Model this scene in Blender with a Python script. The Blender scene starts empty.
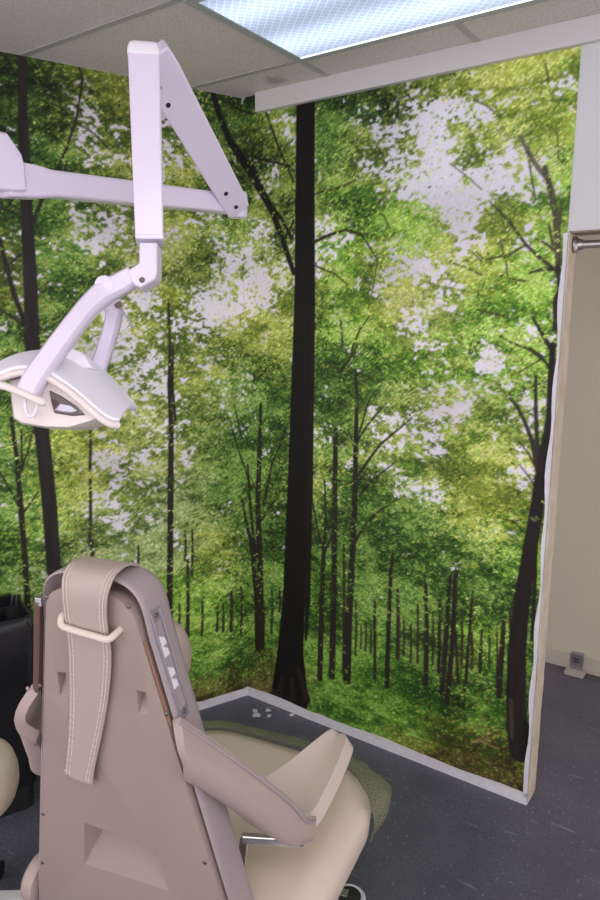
import bpy, bmesh, math, random
import numpy as np
from mathutils import Vector, Matrix, Quaternion

random.seed(7)
RNG = np.random.default_rng(11)
SC = bpy.context.scene
COL = SC.collection

# ------------------------------------------------------------------ camera
CAM_H = 1.75
FPX = 690.0
RIGHT = Vector((0.99998935, -0.00461432, 0.0))
# rows: world axes expressed in camera axes
RM = Matrix(((0.99998935, -0.00461432, 0.0),
             (0.00085028, 0.18426756, -0.98287575),
             (0.00453530, 0.98286529, 0.18426952)))
EYE = Vector((0, 0, CAM_H))


def at(px, py, d):
    """world point seen at photograph position (px, py), d metres along the view axis"""
    return EYE + RM @ Vector(((px - 300) / FPX * d, -(py - 450) / FPX * d, -d))


def ray(px, py):
    return RM @ Vector(((px - 300) / FPX, -(py - 450) / FPX, -1))


def on_plane(px, py, p, n):
    r = ray(px, py)
    return EYE + r * ((p - EYE).dot(n) / r.dot(n))


cam = bpy.data.cameras.new('camera')
cam.sensor_fit = 'VERTICAL'
cam.sensor_height = 36.0
cam.lens = FPX / 900 * 36.0
cam.clip_start = 0.02
cam_ob = bpy.data.objects.new('camera', cam)
COL.objects.link(cam_ob)
cam_ob.matrix_world = Matrix.Translation(EYE) @ RM.to_4x4()
SC.camera = cam_ob


# ------------------------------------------------------------------ helpers
def srgb(r, g, b):
    def f(c):
        c /= 255
        return c / 12.92 if c <= 0.04045 else ((c + 0.055) / 1.055) ** 2.4
    return (f(r), f(g), f(b), 1.0)


def material(name, color, rough=0.5, metal=0.0, noise=None, bump=None, spec=None, coat=0.0):
    """noise=(scale, second colour, amount) ; bump=(scale, strength)"""
    m = bpy.data.materials.new(name)
    m.use_nodes = True
    nt = m.node_tree
    b = nt.nodes['Principled BSDF']
    b.inputs['Base Color'].default_value = color
    b.inputs['Roughness'].default_value = rough
    b.inputs['Metallic'].default_value = metal
    if spec is not None:
        b.inputs['Specular IOR Level'].default_value = spec
    if coat:
        b.inputs['Coat Weight'].default_value = coat
        b.inputs['Coat Roughness'].default_value = 0.15
    tc = nt.nodes.new('ShaderNodeTexCoord')
    if noise:
        n = nt.nodes.new('ShaderNodeTexNoise')
        n.inputs['Scale'].default_value = noise[0]
        n.inputs['Detail'].default_value = 6
        nt.links.new(tc.outputs['Object'], n.inputs['Vector'])
        r = nt.nodes.new('ShaderNodeValToRGB')
        r.color_ramp.elements[0].position = 0.5 - noise[2] / 2
        r.color_ramp.elements[1].position = 0.5 + noise[2] / 2
        r.color_ramp.elements[0].color = color
        r.color_ramp.elements[1].color = noise[1]
        nt.links.new(n.outputs['Fac'], r.inputs['Fac'])
        nt.links.new(r.outputs['Color'], b.inputs['Base Color'])
    if bump:
        n2 = nt.nodes.new('ShaderNodeTexNoise')
        n2.inputs['Scale'].default_value = bump[0]
        n2.inputs['Detail'].default_value = 4
        nt.links.new(tc.outputs['Object'], n2.inputs['Vector'])
        bp = nt.nodes.new('ShaderNodeBump')
        bp.inputs['Strength'].default_value = bump[1]
        bp.inputs['Distance'].default_value = 0.004
        nt.links.new(n2.outputs['Fac'], bp.inputs['Height'])
        nt.links.new(bp.outputs['Normal'], b.inputs['Normal'])
    return m


def link(name, bm, mat, parent=None, smooth=40, bevel=0, segs=2, subsurf=0, recalc=True):
    """links a bmesh as ONE mesh object"""
    if recalc:
        bmesh.ops.recalc_face_normals(bm, faces=bm.faces)
    me = bpy.data.meshes.new(name)
    bm.to_mesh(me)
    bm.free()
    o = bpy.data.objects.new(name, me)
    COL.objects.link(o)
    me.materials.append(mat)
    if smooth:
        me.polygons.foreach_set('use_smooth', [True] * len(me.polygons))
        if not subsurf:
            me.set_sharp_from_angle(angle=math.radians(smooth))
    if bevel:
        md = o.modifiers.new('bevel', 'BEVEL')
        md.width = bevel
        md.segments = segs
        md.limit_method = 'ANGLE'
        md.angle_limit = math.radians(35)
    if subsurf:
        md = o.modifiers.new('subsurf', 'SUBSURF')
        md.levels = subsurf
        md.render_levels = subsurf
    if parent:
        o.parent = parent
    return o


def tag(o, label=None, cat=None, group=None, kind=None):
    if label:
        o['label'] = label
    if cat:
        o['category'] = cat
    if group:
        o['group'] = group
    if kind:
        o['kind'] = kind
    return o


def empty(name, loc, rz=0):
    o = bpy.data.objects.new(name, None)
    o.empty_display_size = 0.1
    COL.objects.link(o)
    o.location = loc
    o.rotation_euler = (0, 0, rz)
    return o


def local(o, pts):
    """world points -> coordinates of the (unscaled) thing o"""
    M = (Matrix.Translation(o.location) @ o.rotation_euler.to_matrix().to_4x4()).inverted()
    return [M @ Vector(p) for p in pts]


def add_loft(bm, loops, cap=True, closed=True):
    vs = [[bm.verts.new(p) for p in lp] for lp in loops]
    n = len(loops[0])
    for a, b in zip(vs, vs[1:]):
        for i in range(n if closed else n - 1):
            j = (i + 1) % n
            bm.faces.new((a[i], a[j], b[j], b[i]))
    if cap:
        bm.faces.new(vs[0][::-1])
        bm.faces.new(vs[-1])
    return vs


def add_prism(bm, pts, vec):
    pts = [Vector(p) for p in pts]
    vec = Vector(vec)
    add_loft(bm, [pts, [p + vec for p in pts]])


def add_box(bm, lo, hi):
    (x0, y0, z0), (x1, y1, z1) = lo, hi
    add_prism(bm, [(x0, y0, z0), (x1, y0, z0), (x1, y1, z0), (x0, y1, z0)], (0, 0, z1 - z0))


def add_tube(bm, pts, r, n=10, cap=True, flat=1.0):
    pts = [Vector(p) for p in pts]
    rs = r if isinstance(r, (list, tuple)) else [r] * len(pts)
    loops = []
    prev = None
    for i, p in enumerate(pts):
        t = (pts[min(i + 1, len(pts) - 1)] - pts[max(i - 1, 0)]).normalized()
        if prev is None:
            a = t.orthogonal().normalized()
            if abs(t.z) < 0.9:
                a = t.cross(Vector((0, 0, 1))).normalized()
        else:
            a = (prev - t * prev.dot(t)).normalized()
        prev = a
        b = t.cross(a)
        loops.append([p + a * (math.cos(2 * math.pi * k / n) * rs[i]) + b * (math.sin(2 * math.pi * k / n) * rs[i] * flat)
                      for k in range(n)])
    add_loft(bm, loops, cap)


def add_beam(bm, pts, side, w, h):
    """rectangular bar along pts; side = direction of its width; w, h may vary per point"""
    pts = [Vector(p) for p in pts]
    ws = w if isinstance(w, (list, tuple)) else [w] * len(pts)
    hs = h if isinstance(h, (list, tuple)) else [h] * len(pts)
    loops = []
    for i, p in enumerate(pts):
        t = (pts[min(i + 1, len(pts) - 1)] - pts[max(i - 1, 0)]).normalized()
        s = Vector(side)
        s = (s - t * s.dot(t)).normalized()
        b = t.cross(s)
        loops.append([p + s * (sx * ws[i] / 2) + b * (sy * hs[i] / 2) for sx, sy in ((-1, -1), (1, -1), (1, 1), (-1, 1))])
    add_loft(bm, loops)


def add_lathe(bm, prof, c=(0, 0, 0), n=32, axis=None):
    c = Vector(c)
    ax = Vector(axis or (0, 0, 1)).normalized()
    u = ax.orthogonal().normalized()
    v = ax.cross(u)
    loops = []
    for r, z in prof:
        loops.append([c + ax * z + (u * math.cos(2 * math.pi * k / n) + v * math.sin(2 * math.pi * k / n)) * max(r, 1e-4)
                      for k in range(n)])
    add_loft(bm, loops)


def add_sheet(bm, rows, t):
    """closed thick sheet through a grid of points, thickened along its normals by t"""
    G = [[Vector(p) for p in r] for r in rows]
    nr, nc = len(G), len(G[0])
    top, bot = [], []
    for i in range(nr):
        a, b = [], []
        for j in range(nc):
            du = G[min(i + 1, nr - 1)][j] - G[max(i - 1, 0)][j]
            dv = G[i][min(j + 1, nc - 1)] - G[i][max(j - 1, 0)]
            n = du.cross(dv).normalized()
            a.append(bm.verts.new(G[i][j] + n * t / 2))
            b.append(bm.verts.new(G[i][j] - n * t / 2))
        top.append(a)
        bot.append(b)
    for i in range(nr - 1):
        for j in range(nc - 1):
            bm.faces.new((top[i][j], top[i + 1][j], top[i + 1][j + 1], top[i][j + 1]))
            bm.faces.new((bot[i][j], bot[i][j + 1], bot[i + 1][j + 1], bot[i + 1][j]))
    for i in range(nr - 1):
        bm.faces.new((top[i][0], bot[i][0], bot[i + 1][0], top[i + 1][0]))
        bm.faces.new((top[i][-1], top[i + 1][-1], bot[i + 1][-1], bot[i][-1]))
    for j in range(nc - 1):
        bm.faces.new((top[0][j], top[0][j + 1], bot[0][j + 1], bot[0][j]))
        bm.faces.new((top[-1][j], bot[-1][j], bot[-1][j + 1], top[-1][j + 1]))


def catmull(pts, n):
    """n points along a smooth curve through pts (tuples of any length)"""
    P = [np.array(p, float) for p in pts]
    P = [2 * P[0] - P[1]] + P + [2 * P[-1] - P[-2]]
    out = []
    m = len(P) - 3
    for k in range(n):
        x = k / (n - 1) * m
        i = min(int(x), m - 1)
        t = x - i
        a, b, c, d = P[i:i + 4]
        out.append(tuple(0.5 * (2 * b + (c - a) * t + (2 * a - 5 * b + 4 * c - d) * t * t + (3 * b - a - 3 * c + d) * t ** 3)))
    return out


def NEW():
    return bmesh.new()
# ------------------------------------------------------------------ the room
CEIL = 2.637
C0 = Vector((-0.243, 3.013, 0))                    # foot of the corner between the two mural walls
U = Vector((0.8215, -0.5702, 0)).normalized()     # along the right wall, away from the corner
NB = Vector((-U.y, U.x, 0))                        # out of the room through the right wall
V = Vector((-0.8462, -0.5329, 0)).normalized()     # along the left wall, away from the corner
NL = Vector((V.y, -V.x, 0))                        # out of the room through the left wall
if NL.dot(C0) < 0:
    NL = -NL
ANG = math.atan2(U.y, U.x)
SEND = 1.322                                        # where the right wall stops at the doorway
DOOR_TOP = 2.03
WT = 0.085


def rw(s, out, z):
    """point by the right wall: s along it, out = metres into the room"""
    p = C0 + U * s - NB * out
    return Vector((p.x, p.y, z))


def lw(t, out, z):
    p = C0 + V * t - NL * out
    return Vector((p.x, p.y, z))


M_wall = material('painted_wall', (0.66, 0.645, 0.65, 1), 0.75, noise=(3.0, (0.70, 0.685, 0.69, 1), 0.6), bump=(60, 0.08))
M_hall = material('beige_wall', (0.66, 0.595, 0.475, 1), 0.7, noise=(2.5, (0.70, 0.635, 0.515, 1), 0.6), bump=(70, 0.08))
M_trim = material('white_trim', (0.66, 0.63, 0.64, 1), 0.6, bump=(25, 0.05))
M_strip = material('bare_white_strip', (0.78, 0.76, 0.82, 1), 0.7, noise=(30, (0.66, 0.64, 0.68, 1), 0.5))
M_wood = material('raw_door_edge', (0.50, 0.41, 0.30, 1), 0.8, noise=(14, (0.66, 0.58, 0.47, 1), 0.5), bump=(40, 0.3))
M_chrome = material('chrome', (0.75, 0.74, 0.76, 1), 0.18, 1.0)
M_steel = material('brushed_metal', (0.48, 0.46, 0.47, 1), 0.35, 0.9)
M_dark = material('dark_plastic', (0.02, 0.02, 0.022, 1), 0.4)


def floor_material():
    m = material('speckled_vinyl', (0.04, 0.04, 0.05, 1), 0.42, spec=0.35)
    nt = m.node_tree
    b = nt.nodes['Principled BSDF']
    tc = nt.nodes.new('ShaderNodeTexCoord')

    def nz(scale, det, stretch=None):
        n = nt.nodes.new('ShaderNodeTexNoise')
        n.inputs['Scale'].default_value = scale
        n.inputs['Detail'].default_value = det
        if stretch:
            mp = nt.nodes.new('ShaderNodeMapping')
            mp.inputs['Scale'].default_value = stretch
            mp.inputs['Rotation'].default_value = (0, 0, 0.6)
            nt.links.new(tc.outputs['Object'], mp.inputs['Vector'])
            nt.links.new(mp.outputs['Vector'], n.inputs['Vector'])
        else:
            nt.links.new(tc.outputs['Object'], n.inputs['Vector'])
        return n

    def ramp(src, p0, p1, c0, c1):
        r = nt.nodes.new('ShaderNodeValToRGB')
        r.color_ramp.elements[0].position = p0
        r.color_ramp.elements[1].position = p1
        r.color_ramp.elements[0].color = c0
        r.color_ramp.elements[1].color = c1
        nt.links.new(src.outputs['Fac'], r.inputs['Fac'])
        return r

    def mix(a, c, fac):
        x = nt.nodes.new('ShaderNodeMix')
        x.data_type = 'RGBA'
        nt.links.new(fac.outputs['Color'], x.inputs['Factor'])
        nt.links.new(a, x.inputs[6])
        x.inputs[7].default_value = c
        return x.outputs[2]

    base = ramp(nz(5, 5), 0.3, 0.7, (0.100, 0.098, 0.132, 1), (0.142, 0.138, 0.176, 1))
    W, K = (1, 1, 1, 1), (0, 0, 0, 1)
    out = mix(base.outputs['Color'], (0.086, 0.085, 0.115, 1), ramp(nz(120, 3), 0.48, 0.66, K, W))
    out = mix(out, (0.24, 0.24, 0.28, 1), ramp(nz(95, 2, (1, 0.5, 1)), 0.65, 0.72, K, W))
    out = mix(out, (0.22, 0.22, 0.25, 1), ramp(nz(24, 3, (0.25, 2.0, 1)), 0.66, 0.71, K, W))
    # tile joints
    br = nt.nodes.new('ShaderNodeTexBrick')
    br.offset = 0
    br.inputs['Scale'].default_value = 1.0
    br.inputs['Brick Width'].default_value = 0.457
    br.inputs['Row Height'].default_value = 0.457
    br.inputs['Mortar Size'].default_value = 0.0016
    br.inputs['Color1'].default_value = K
    br.inputs['Color2'].default_value = K
    br.inputs['Mortar'].default_value = (0.5, 0.5, 0.5, 1)
    nt.links.new(tc.outputs['Object'], br.inputs['Vector'])
    out = mix(out, (0.13, 0.13, 0.15, 1), br)
    nt.links.new(out, b.inputs['Base Color'])
    return m


_q = on_plane(276, 80, Vector((0, 0, CEIL)), Vector((0, 0, 1))) - C0
STAIN = (_q.dot(U), _q.dot(NB), CEIL)


def ceiling_material():
    m = material('mineral_fibre_tile', (0.74, 0.66, 0.655, 1), 0.9)
    nt = m.node_tree
    b = nt.nodes['Principled BSDF']
    tc = nt.nodes.new('ShaderNodeTexCoord')
    v = nt.nodes.new('ShaderNodeTexNoise')
    v.inputs['Scale'].default_value = 130
    v.inputs['Detail'].default_value = 5
    nt.links.new(tc.outputs['Object'], v.inputs['Vector'])
    r = nt.nodes.new('ShaderNodeValToRGB')
    r.color_ramp.elements[0].position = 0.36
    r.color_ramp.elements[0].color = (0.57, 0.54, 0.52, 1)
    r.color_ramp.elements[1].position = 0.5
    r.color_ramp.elements[1].color = (0.74, 0.66, 0.655, 1)
    nt.links.new(v.outputs['Fac'], r.inputs['Fac'])
    # a scuffed spot by the mural corner
    vm = nt.nodes.new('ShaderNodeVectorMath')
    vm.operation = 'DISTANCE'
    nt.links.new(tc.outputs['Object'], vm.inputs[0])
    vm.inputs[1].default_value = STAIN
    ad = nt.nodes.new('ShaderNodeMath')
    ad.operation = 'MULTIPLY_ADD'
    n3 = nt.nodes.new('ShaderNodeTexNoise')
    n3.inputs['Scale'].default_value = 26
    nt.links.new(tc.outputs['Object'], n3.inputs['Vector'])
    nt.links.new(n3.outputs['Fac'], ad.inputs[0])
    ad.inputs[1].default_value = 0.07
    nt.links.new(vm.outputs['Value'], ad.inputs[2])
    r2 = nt.nodes.new('ShaderNodeValToRGB')
    r2.color_ramp.elements[0].position = 0.05
    r2.color_ramp.elements[0].color = (0.62, 0.60, 0.58, 1)
    r2.color_ramp.elements[1].position = 0.095
    nt.links.new(ad.outputs[0], r2.inputs['Fac'])
    mm = nt.nodes.new('ShaderNodeMix')
    mm.data_type = 'RGBA'
    mm.blend_type = 'MULTIPLY'
    mm.inputs['Factor'].default_value = 1
    nt.links.new(r.outputs['Color'], mm.inputs[6])
    nt.links.new(r2.outputs['Color'], mm.inputs[7])
    nt.links.new(mm.outputs[2], b.inputs['Base Color'])
    bp = nt.nodes.new('ShaderNodeBump')
    bp.inputs['Strength'].default_value = 0.15
    bp.inputs['Distance'].default_value = 0.003
    nt.links.new(v.outputs['Fac'], bp.inputs['Height'])
    nt.links.new(bp.outputs['Normal'], b.inputs['Normal'])
    return m


def struct(name, bm, m, **k):
    return tag(link(name, bm, m, **k), kind='structure')


def wall_frame_prism(bm, quad, z0, z1):
    add_prism(bm, [Vector((p.x, p.y, z0)) for p in quad], (0, 0, z1 - z0))


# floor and ceiling sit in the axes of the right wall so that their joints follow it
def slab(name, z0, z1, m, lo, hi):
    bm = NEW()
    add_box(bm, (lo[0], lo[1], z0), (hi[0], hi[1], z1))
    o = struct(name, bm, m, smooth=0)
    o.location = (C0.x, C0.y, 0)
    o.rotation_euler = (0, 0, ANG)
    return o


slab('floor', -0.05, 0.0, floor_material(), (-3.0, -4.6), (4.6, 2.6))
slab('ceiling', CEIL, CEIL + 0.05, ceiling_material(), (-3.0, -4.6), (4.6, 2.6))

bm = NEW()
wall_frame_prism(bm, [rw(0, 0, 0), rw(SEND, 0, 0), rw(SEND, -WT, 0), rw(0, -WT, 0)], 0, CEIL)
wall_frame_prism(bm, [rw(SEND, 0, 0), rw(SEND + 0.92, 0, 0), rw(SEND + 0.92, -WT, 0), rw(SEND, -WT, 0)], DOOR_TOP, CEIL)
wall_frame_prism(bm, [rw(SEND + 0.92, 0, 0), rw(4.2, 0, 0), rw(4.2, -WT, 0), rw(SEND + 0.92, -WT, 0)], 0, CEIL)
struct('wall_right', bm, M_wall, smooth=0)
bm = NEW()
wall_frame_prism(bm, [lw(0, 0, 0), lw(2.7, 0, 0), lw(2.7, -WT, 0), lw(0, -WT, 0)], 0, CEIL)
struct('wall_left', bm, M_wall, smooth=0)
bm = NEW()
wall_frame_prism(bm, [rw(-0.2, -1.148, 0), rw(4.2, -1.148, 0), rw(4.2, -1.27, 0), rw(-0.2, -1.27, 0)], 0, CEIL)
struct('wall_back', bm, M_hall, smooth=0)

# white board under the ceiling, along the right wall
bm = NEW()
add_prism(bm, [rw(0.085, 0, CEIL - 0.072), rw(0.085, 0.022, CEIL - 0.072), rw(0.085, 0.022, CEIL), rw(0.085, 0, CEIL)],
          U * (4.15 - 0.085))
struct('trim_1', bm, M_trim, bevel=0.002, smooth=0)


# white strip where the old skirting was pulled off: uneven upper edge
def ragged_strip(name, pts_lo, pts_hi, out, m):
    bm = NEW()
    n = len(pts_lo)
    lo = [bm.verts.new(p) for p in pts_lo]
    hi = [bm.verts.new(p) for p in pts_hi]
    lo2 = [bm.verts.new(p + out) for p in pts_lo]
    hi2 = [bm.verts.new(p + out) for p in pts_hi]
    for i in range(n - 1):
        bm.faces.new((lo2[i], lo2[i + 1], hi2[i + 1], hi2[i]))
        bm.faces.new((hi2[i], hi2[i + 1], hi[i + 1], hi[i]))
        bm.faces.new((lo[i], hi[i], hi[i + 1], lo[i + 1]))
        bm.faces.new((lo[i], lo[i + 1], lo2[i + 1], lo2[i]))
    bm.faces.new((lo[0], lo2[0], hi2[0], hi[0]))
    bm.faces.new((lo[-1], hi[-1], hi2[-1], lo2[-1]))
    return struct(name, bm, m, smooth=0)


def wob(i, a, seed):
    rr = random.Random(seed * 1000 + i)
    return a * (math.sin(i * 0.37 + seed) * 0.6 + math.sin(i * 0.13 + 2 * seed) * 0.6 + rr.uniform(-0.4, 0.4))


ss = np.linspace(0.0, SEND - 0.002, 90)
ragged_strip('baseboard_right', [rw(s, 0.0005, 0) for s in ss], [rw(s, 0.0005, 0.044 + 0.004 * math.sin(s * 11) + wob(i, 0.0018, 3)) for i, s in enumerate(ss)],
             -NB * 0.005, M_strip)
ss = np.linspace(0.004, 2.6, 120)
ragged_strip('baseboard_left', [lw(s, 0.0005, 0) for s in ss], [lw(s, 0.0005, 0.038 + 0.003 * math.sin(s * 13) + wob(i, 0.0015, 5)) for i, s in enumerate(ss)],
             -NL * 0.005, M_strip)
# torn white edge of the wall board beside the doorway, and the raw edge of the opening
zz = np.linspace(0.03, DOOR_TOP - 0.005, 120)
ragged_strip('trim_2', [rw(SEND - 0.002, 0.0005, z) for z in zz],
             [rw(SEND - 0.014 - 0.006 * max(0, 1 - z / 0.5) + 0.003 * math.sin(z * 9) + 0.003 * math.sin(z * 23 + 1) + wob(i, 0.0012, 9), 0.0005, z) for i, z in enumerate(zz)],
             -NB * 0.005, M_strip)
bm = NEW()
zz = np.linspace(0.012, DOOR_TOP - 0.002, 90)
loops = []
for i, z in enumerate(zz):
    d = 0.003 + abs(wob(i, 0.0018, 4))
    loops.append([rw(SEND + 0.0005, 0.004, z), rw(SEND + d, 0.004 + wob(i, 0.002, 6), z), rw(SEND + d, -WT, z), rw(SEND + 0.0005, -WT, z)])
add_loft(bm, loops)
struct('trim_3', bm, M_wood, smooth=30)
# underside of the header, same raw edge
bm = NEW()
add_box(bm, (SEND + 0.01, -0.004, DOOR_TOP - 0.006), (SEND + 0.915, WT, DOOR_TOP - 0.0005))
o = struct('trim_4', bm, material('rusty_header_edge', (0.20, 0.155, 0.12, 1), 0.8, noise=(40, (0.36, 0.29, 0.22, 1), 0.5)), smooth=0)
o.location = (C0.x, C0.y, 0)
o.rotation_euler = (0, 0, ANG)
# low pale skirting in the passage
bm = NEW()
add_prism(bm, [rw(-0.2, -1.147, 0.004), rw(-0.2, -1.141, 0.004), rw(-0.2, -1.143, 0.085), rw(-0.2, -1.147, 0.085)], U * 4.4)
struct('baseboard_back', bm, material('passage_skirting', (0.62, 0.56, 0.46, 1), 0.6), smooth=0)

# ceiling grid: metal tee bars
M_tee = material('painted_tee_bar', (0.45, 0.43, 0.42, 1), 0.5)
A0, B0, TW = 0.428, -0.205, 0.57        # a tee crossing, in wall axes; tile module


def tees(bm, skip=None):
    for k in range(-8, 2):
        b = B0 + k * TW
        if k <= 0:
            add_box(bm, (-2.9, b - 0.0115, CEIL - 0.003), (4.1, b + 0.0115, CEIL + 0.001))
    for a in (A0 - 4 * TW, A0 - 2 * TW, A0, A0 + 2 * TW, A0 + 4 * TW):
        add_box(bm, (a - 0.0115, -4.5, CEIL - 0.0025), (a + 0.0115, -0.0225, CEIL + 0.001))
    add_box(bm, (A0 + TW - 0.0115, B0, CEIL - 0.0025), (A0 + TW + 0.0115, -0.0225, CEIL + 0.001))


bm = NEW()
tees(bm)
o = struct('ceiling_grid', bm, M_tee, smooth=0)
o.location = (C0.x, C0.y, 0)
o.rotation_euler = (0, 0, ANG)


# ------------------------------------------------------------------ ceiling lights
def lens_material(name, strength, tint):
    m = bpy.data.materials.new(name)
    m.use_nodes = True
    nt = m.node_tree
    b = nt.nodes['Principled BSDF']
    b.inputs['Base Color'].default_value = (0.35, 0.37, 0.40, 1)
    b.inputs['Roughness'].default_value = 0.25
    tc = nt.nodes.new('ShaderNodeTexCoord')
    # prismatic pyramids, 9 mm
    mp = nt.nodes.new('ShaderNodeMapping')
    mp.inputs['Rotation'].default_value = (0, 0, math.radians(45))
    nt.links.new(tc.outputs['Object'], mp.inputs['Vector'])
    vo = nt.nodes.new('ShaderNodeTexVoronoi')
    vo.distance = 'CHEBYCHEV'
    vo.inputs['Scale'].default_value = 46
    vo.inputs['Randomness'].default_value = 0.0
    nt.links.new(mp.outputs['Vector'], vo.inputs['Vector'])
    r = nt.nodes.new('ShaderNodeValToRGB')
    r.color_ramp.elements[0].position = 0.15
    r.color_ramp.elements[0].color = (0.17, 0.185, 0.21, 1)
    r.color_ramp.elements[1].position = 0.5
    r.color_ramp.elements[1].color = (1, 1, 1, 1)
    nt.links.new(vo.outputs['Distance'], r.inputs['Fac'])
    # the tubes behind the lens glow through as two soft bands along it
    sx = nt.nodes.new('ShaderNodeSeparateXYZ')
    nt.links.new(tc.outputs['Object'], sx.inputs['Vector'])
    w = nt.nodes.new('ShaderNodeMath')
    w.operation = 'MULTIPLY'
    w.inputs[1].default_value = 2 * math.pi / 0.27
    nt.links.new(sx.outputs['Y'], w.inputs[0])
    co = nt.nodes.new('ShaderNodeMath')
    co.operation = 'COSINE'
    nt.links.new(w.outputs[0], co.inputs[0])
    ma = nt.nodes.new('ShaderNodeMapRange')
    ma.inputs['From Min'].default_value = -1
    ma.inputs['From Max'].default_value = 1
    ma.inputs['To Min'].default_value = 1.3
    ma.inputs['To Max'].default_value = 0.62
    nt.links.new(co.outputs[0], ma.inputs['Value'])
    mu = nt.nodes.new('ShaderNodeMix')
    mu.data_type = 'RGBA'
    mu.blend_type = 'MULTIPLY'
    mu.inputs['Factor'].default_value = 1
    nt.links.new(r.outputs['Color'], mu.inputs[6])
    nt.links.new(ma.outputs['Result'], mu.inputs[7])
    tm = nt.nodes.new('ShaderNodeMix')
    tm.data_type = 'RGBA'
    tm.blend_type = 'MULTIPLY'
    tm.inputs['Factor'].default_value = 1
    nt.links.new(mu.outputs[2], tm.inputs[6])
    tm.inputs[7].default_value = tint
    nt.links.new(tm.outputs[2], b.inputs['Emission Color'])
    b.inputs['Emission Strength'].default_value = strength
    return m


M_fix = material('fixture_frame', (0.42, 0.44, 0.46, 1), 0.45)


def troffer(a0, b1, label, lens):
    """recessed 2x4 ceiling light; a0 = start along the wall, b1 = its edge nearest the wall"""
    t = empty('ceiling_light', (0, 0, 0))
    c = C0 + U * (a0 + TW) + NB * (b1 - TW / 2)
    t.location = (c.x, c.y, CEIL)
    t.rotation_euler = (0, 0, ANG)
    hx, hy, fw = TW, TW / 2, 0.030
    bm = NEW()
    for lo, hi in (((-hx, -hy), (hx, -hy + fw)), ((-hx, hy - fw), (hx, hy)), ((-hx, -hy + fw), (-hx + fw, hy - fw)),
                   ((hx - fw, -hy + fw), (hx, hy - fw))):
        add_box(bm, (lo[0], lo[1], -0.010), (hi[0], hi[1], -0.0032))
    link('fixture_frame', bm, M_fix, t, smooth=0, bevel=0.002)
    bm = NEW()
    add_box(bm, (-hx + fw, -hy + fw, -0.0075), (hx - fw, hy - fw, -0.0035))
    link('diffuser', bm, lens, t, smooth=0)
    # bright rim where the lens edge catches the tubes
    bm = NEW()
    add_box(bm, (-hx + fw, hy - fw - 0.007, -0.0095), (hx - fw, hy - fw, -0.0076))
    link('lens_edge', bm, M_edge, t, smooth=0)
    tag(t, label, 'ceiling light')
    return t


M_edge = bpy.data.materials.new('glowing_lens_edge')
M_edge.use_nodes = True
_b = M_edge.node_tree.nodes['Principled BSDF']
_b.inputs['Base Color'].default_value = (0.5, 0.5, 0.5, 1)
_b.inputs['Emission Color'].default_value = (0.92, 0.97, 1, 1)
_b.inputs['Emission Strength'].default_value = 1.3
LENS_A = lens_material('prismatic_lens', 1.2, (0.60, 0.73, 1.0, 1))
troffer(A0, B0, 'ceiling light with ribbed prismatic lens next to the mural wall', LENS_A)
LENS_FILL = lens_material('added_fill_lens', 9.0, (1.0, 0.97, 0.97, 1))  # for unseen lights added to brighten walls and chair, stronger than the visible one
for a_, b_, lab in ((A0 - 4 * TW, B0 - 4 * TW, 'added ceiling light over the left rear, unseen behind the viewpoint, brightening the right wall'),
                    (A0, B0 - 5 * TW, 'added ceiling light over the middle of the room, unseen behind the viewpoint, brightening the chair back'),
                    (A0 + 2 * TW, B0 - 3 * TW, 'added ceiling light over the right side of the room, out of view, brightening the right wall')):
    troffer(a_, b_, lab, LENS_FILL)

# ------------------------------------------------------------------ doorway: curtain rod, outlet
t = empty('curtain_rod', rw(SEND + 0.46, -0.05, 1.992), ANG)
bm = NEW()
add_tube(bm, [(-0.445, 0, 0), (0.44, 0, 0)], 0.0125, 16)
link('rod', bm, M_steel, t)
for sx in (-1, 1):
    bm = NEW()
    x = sx * 0.452
    add_lathe(bm, [(0.026, 0), (0.026, 0.006), (0.018, 0.012), (0.016, 0.026)], (x, 0, 0), 20, (-sx, 0, 0))
    link('flange', bm, M_steel, t)
tag(t, 'dull metal curtain rod across the top of the doorway', 'curtain rod')

q = on_plane(577, 668, rw(0, -1.141, 0), NB)
t = empty('outlet_box', (q.x, q.y, 0), ANG)
t.location = rw((q - C0).dot(U), -1.12, 0.0)
bm = NEW()
add_box(bm, (-0.030, -0.006, 0.022), (0.030, 0.018, 0.105))
link('cover_plate', bm, M_steel, t, smooth=0, bevel=0.003)
bm = NEW()
add_box(bm, (-0.046, -0.05, 0.0005), (0.046, 0.018, 0.021))
link('foot', bm, material('pale_foot', (0.5, 0.47, 0.43, 1), 0.6), t, smooth=0, bevel=0.004)
for dz in (0.060, 0.074):
    bm = NEW()
    add_box(bm, (-0.016, -0.0068, dz), (0.014, -0.0055, dz + 0.006))
    link('slot', bm, M_dark, t, smooth=0)
tag(t, 'small grey metal outlet box low on the passage wall beyond the doorway', 'outlet box')
# ------------------------------------------------------------------ the forest mural (a printed paper on both walls)
# The print is worked out on a 4 mm raster in wall coordinates: s along the wall (left of the corner negative), z up.
STEP = 0.004
S0, S1, Z0, Z1 = -1.75, SEND - 0.004, 0.030, CEIL - 0.002
NS, NZ = int((S1 - S0) / STEP) + 1, int((Z1 - Z0) / STEP) + 1
S = S0 + np.arange(NS) * (S1 - S0) / (NS - 1)
Z = Z0 + np.arange(NZ) * (Z1 - Z0) / (NZ - 1)


def to_wall(px, py):
    """photograph position -> raster indices on the mural"""
    if px >= 247.5:
        p = on_plane(px, py, C0, NB)
        s = (p - C0).dot(U)
    else:
        p = on_plane(px, py, C0, NL)
        s = -(p - C0).dot(V)
    return (s - S0) / STEP, (p.z - Z0) / STEP


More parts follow.
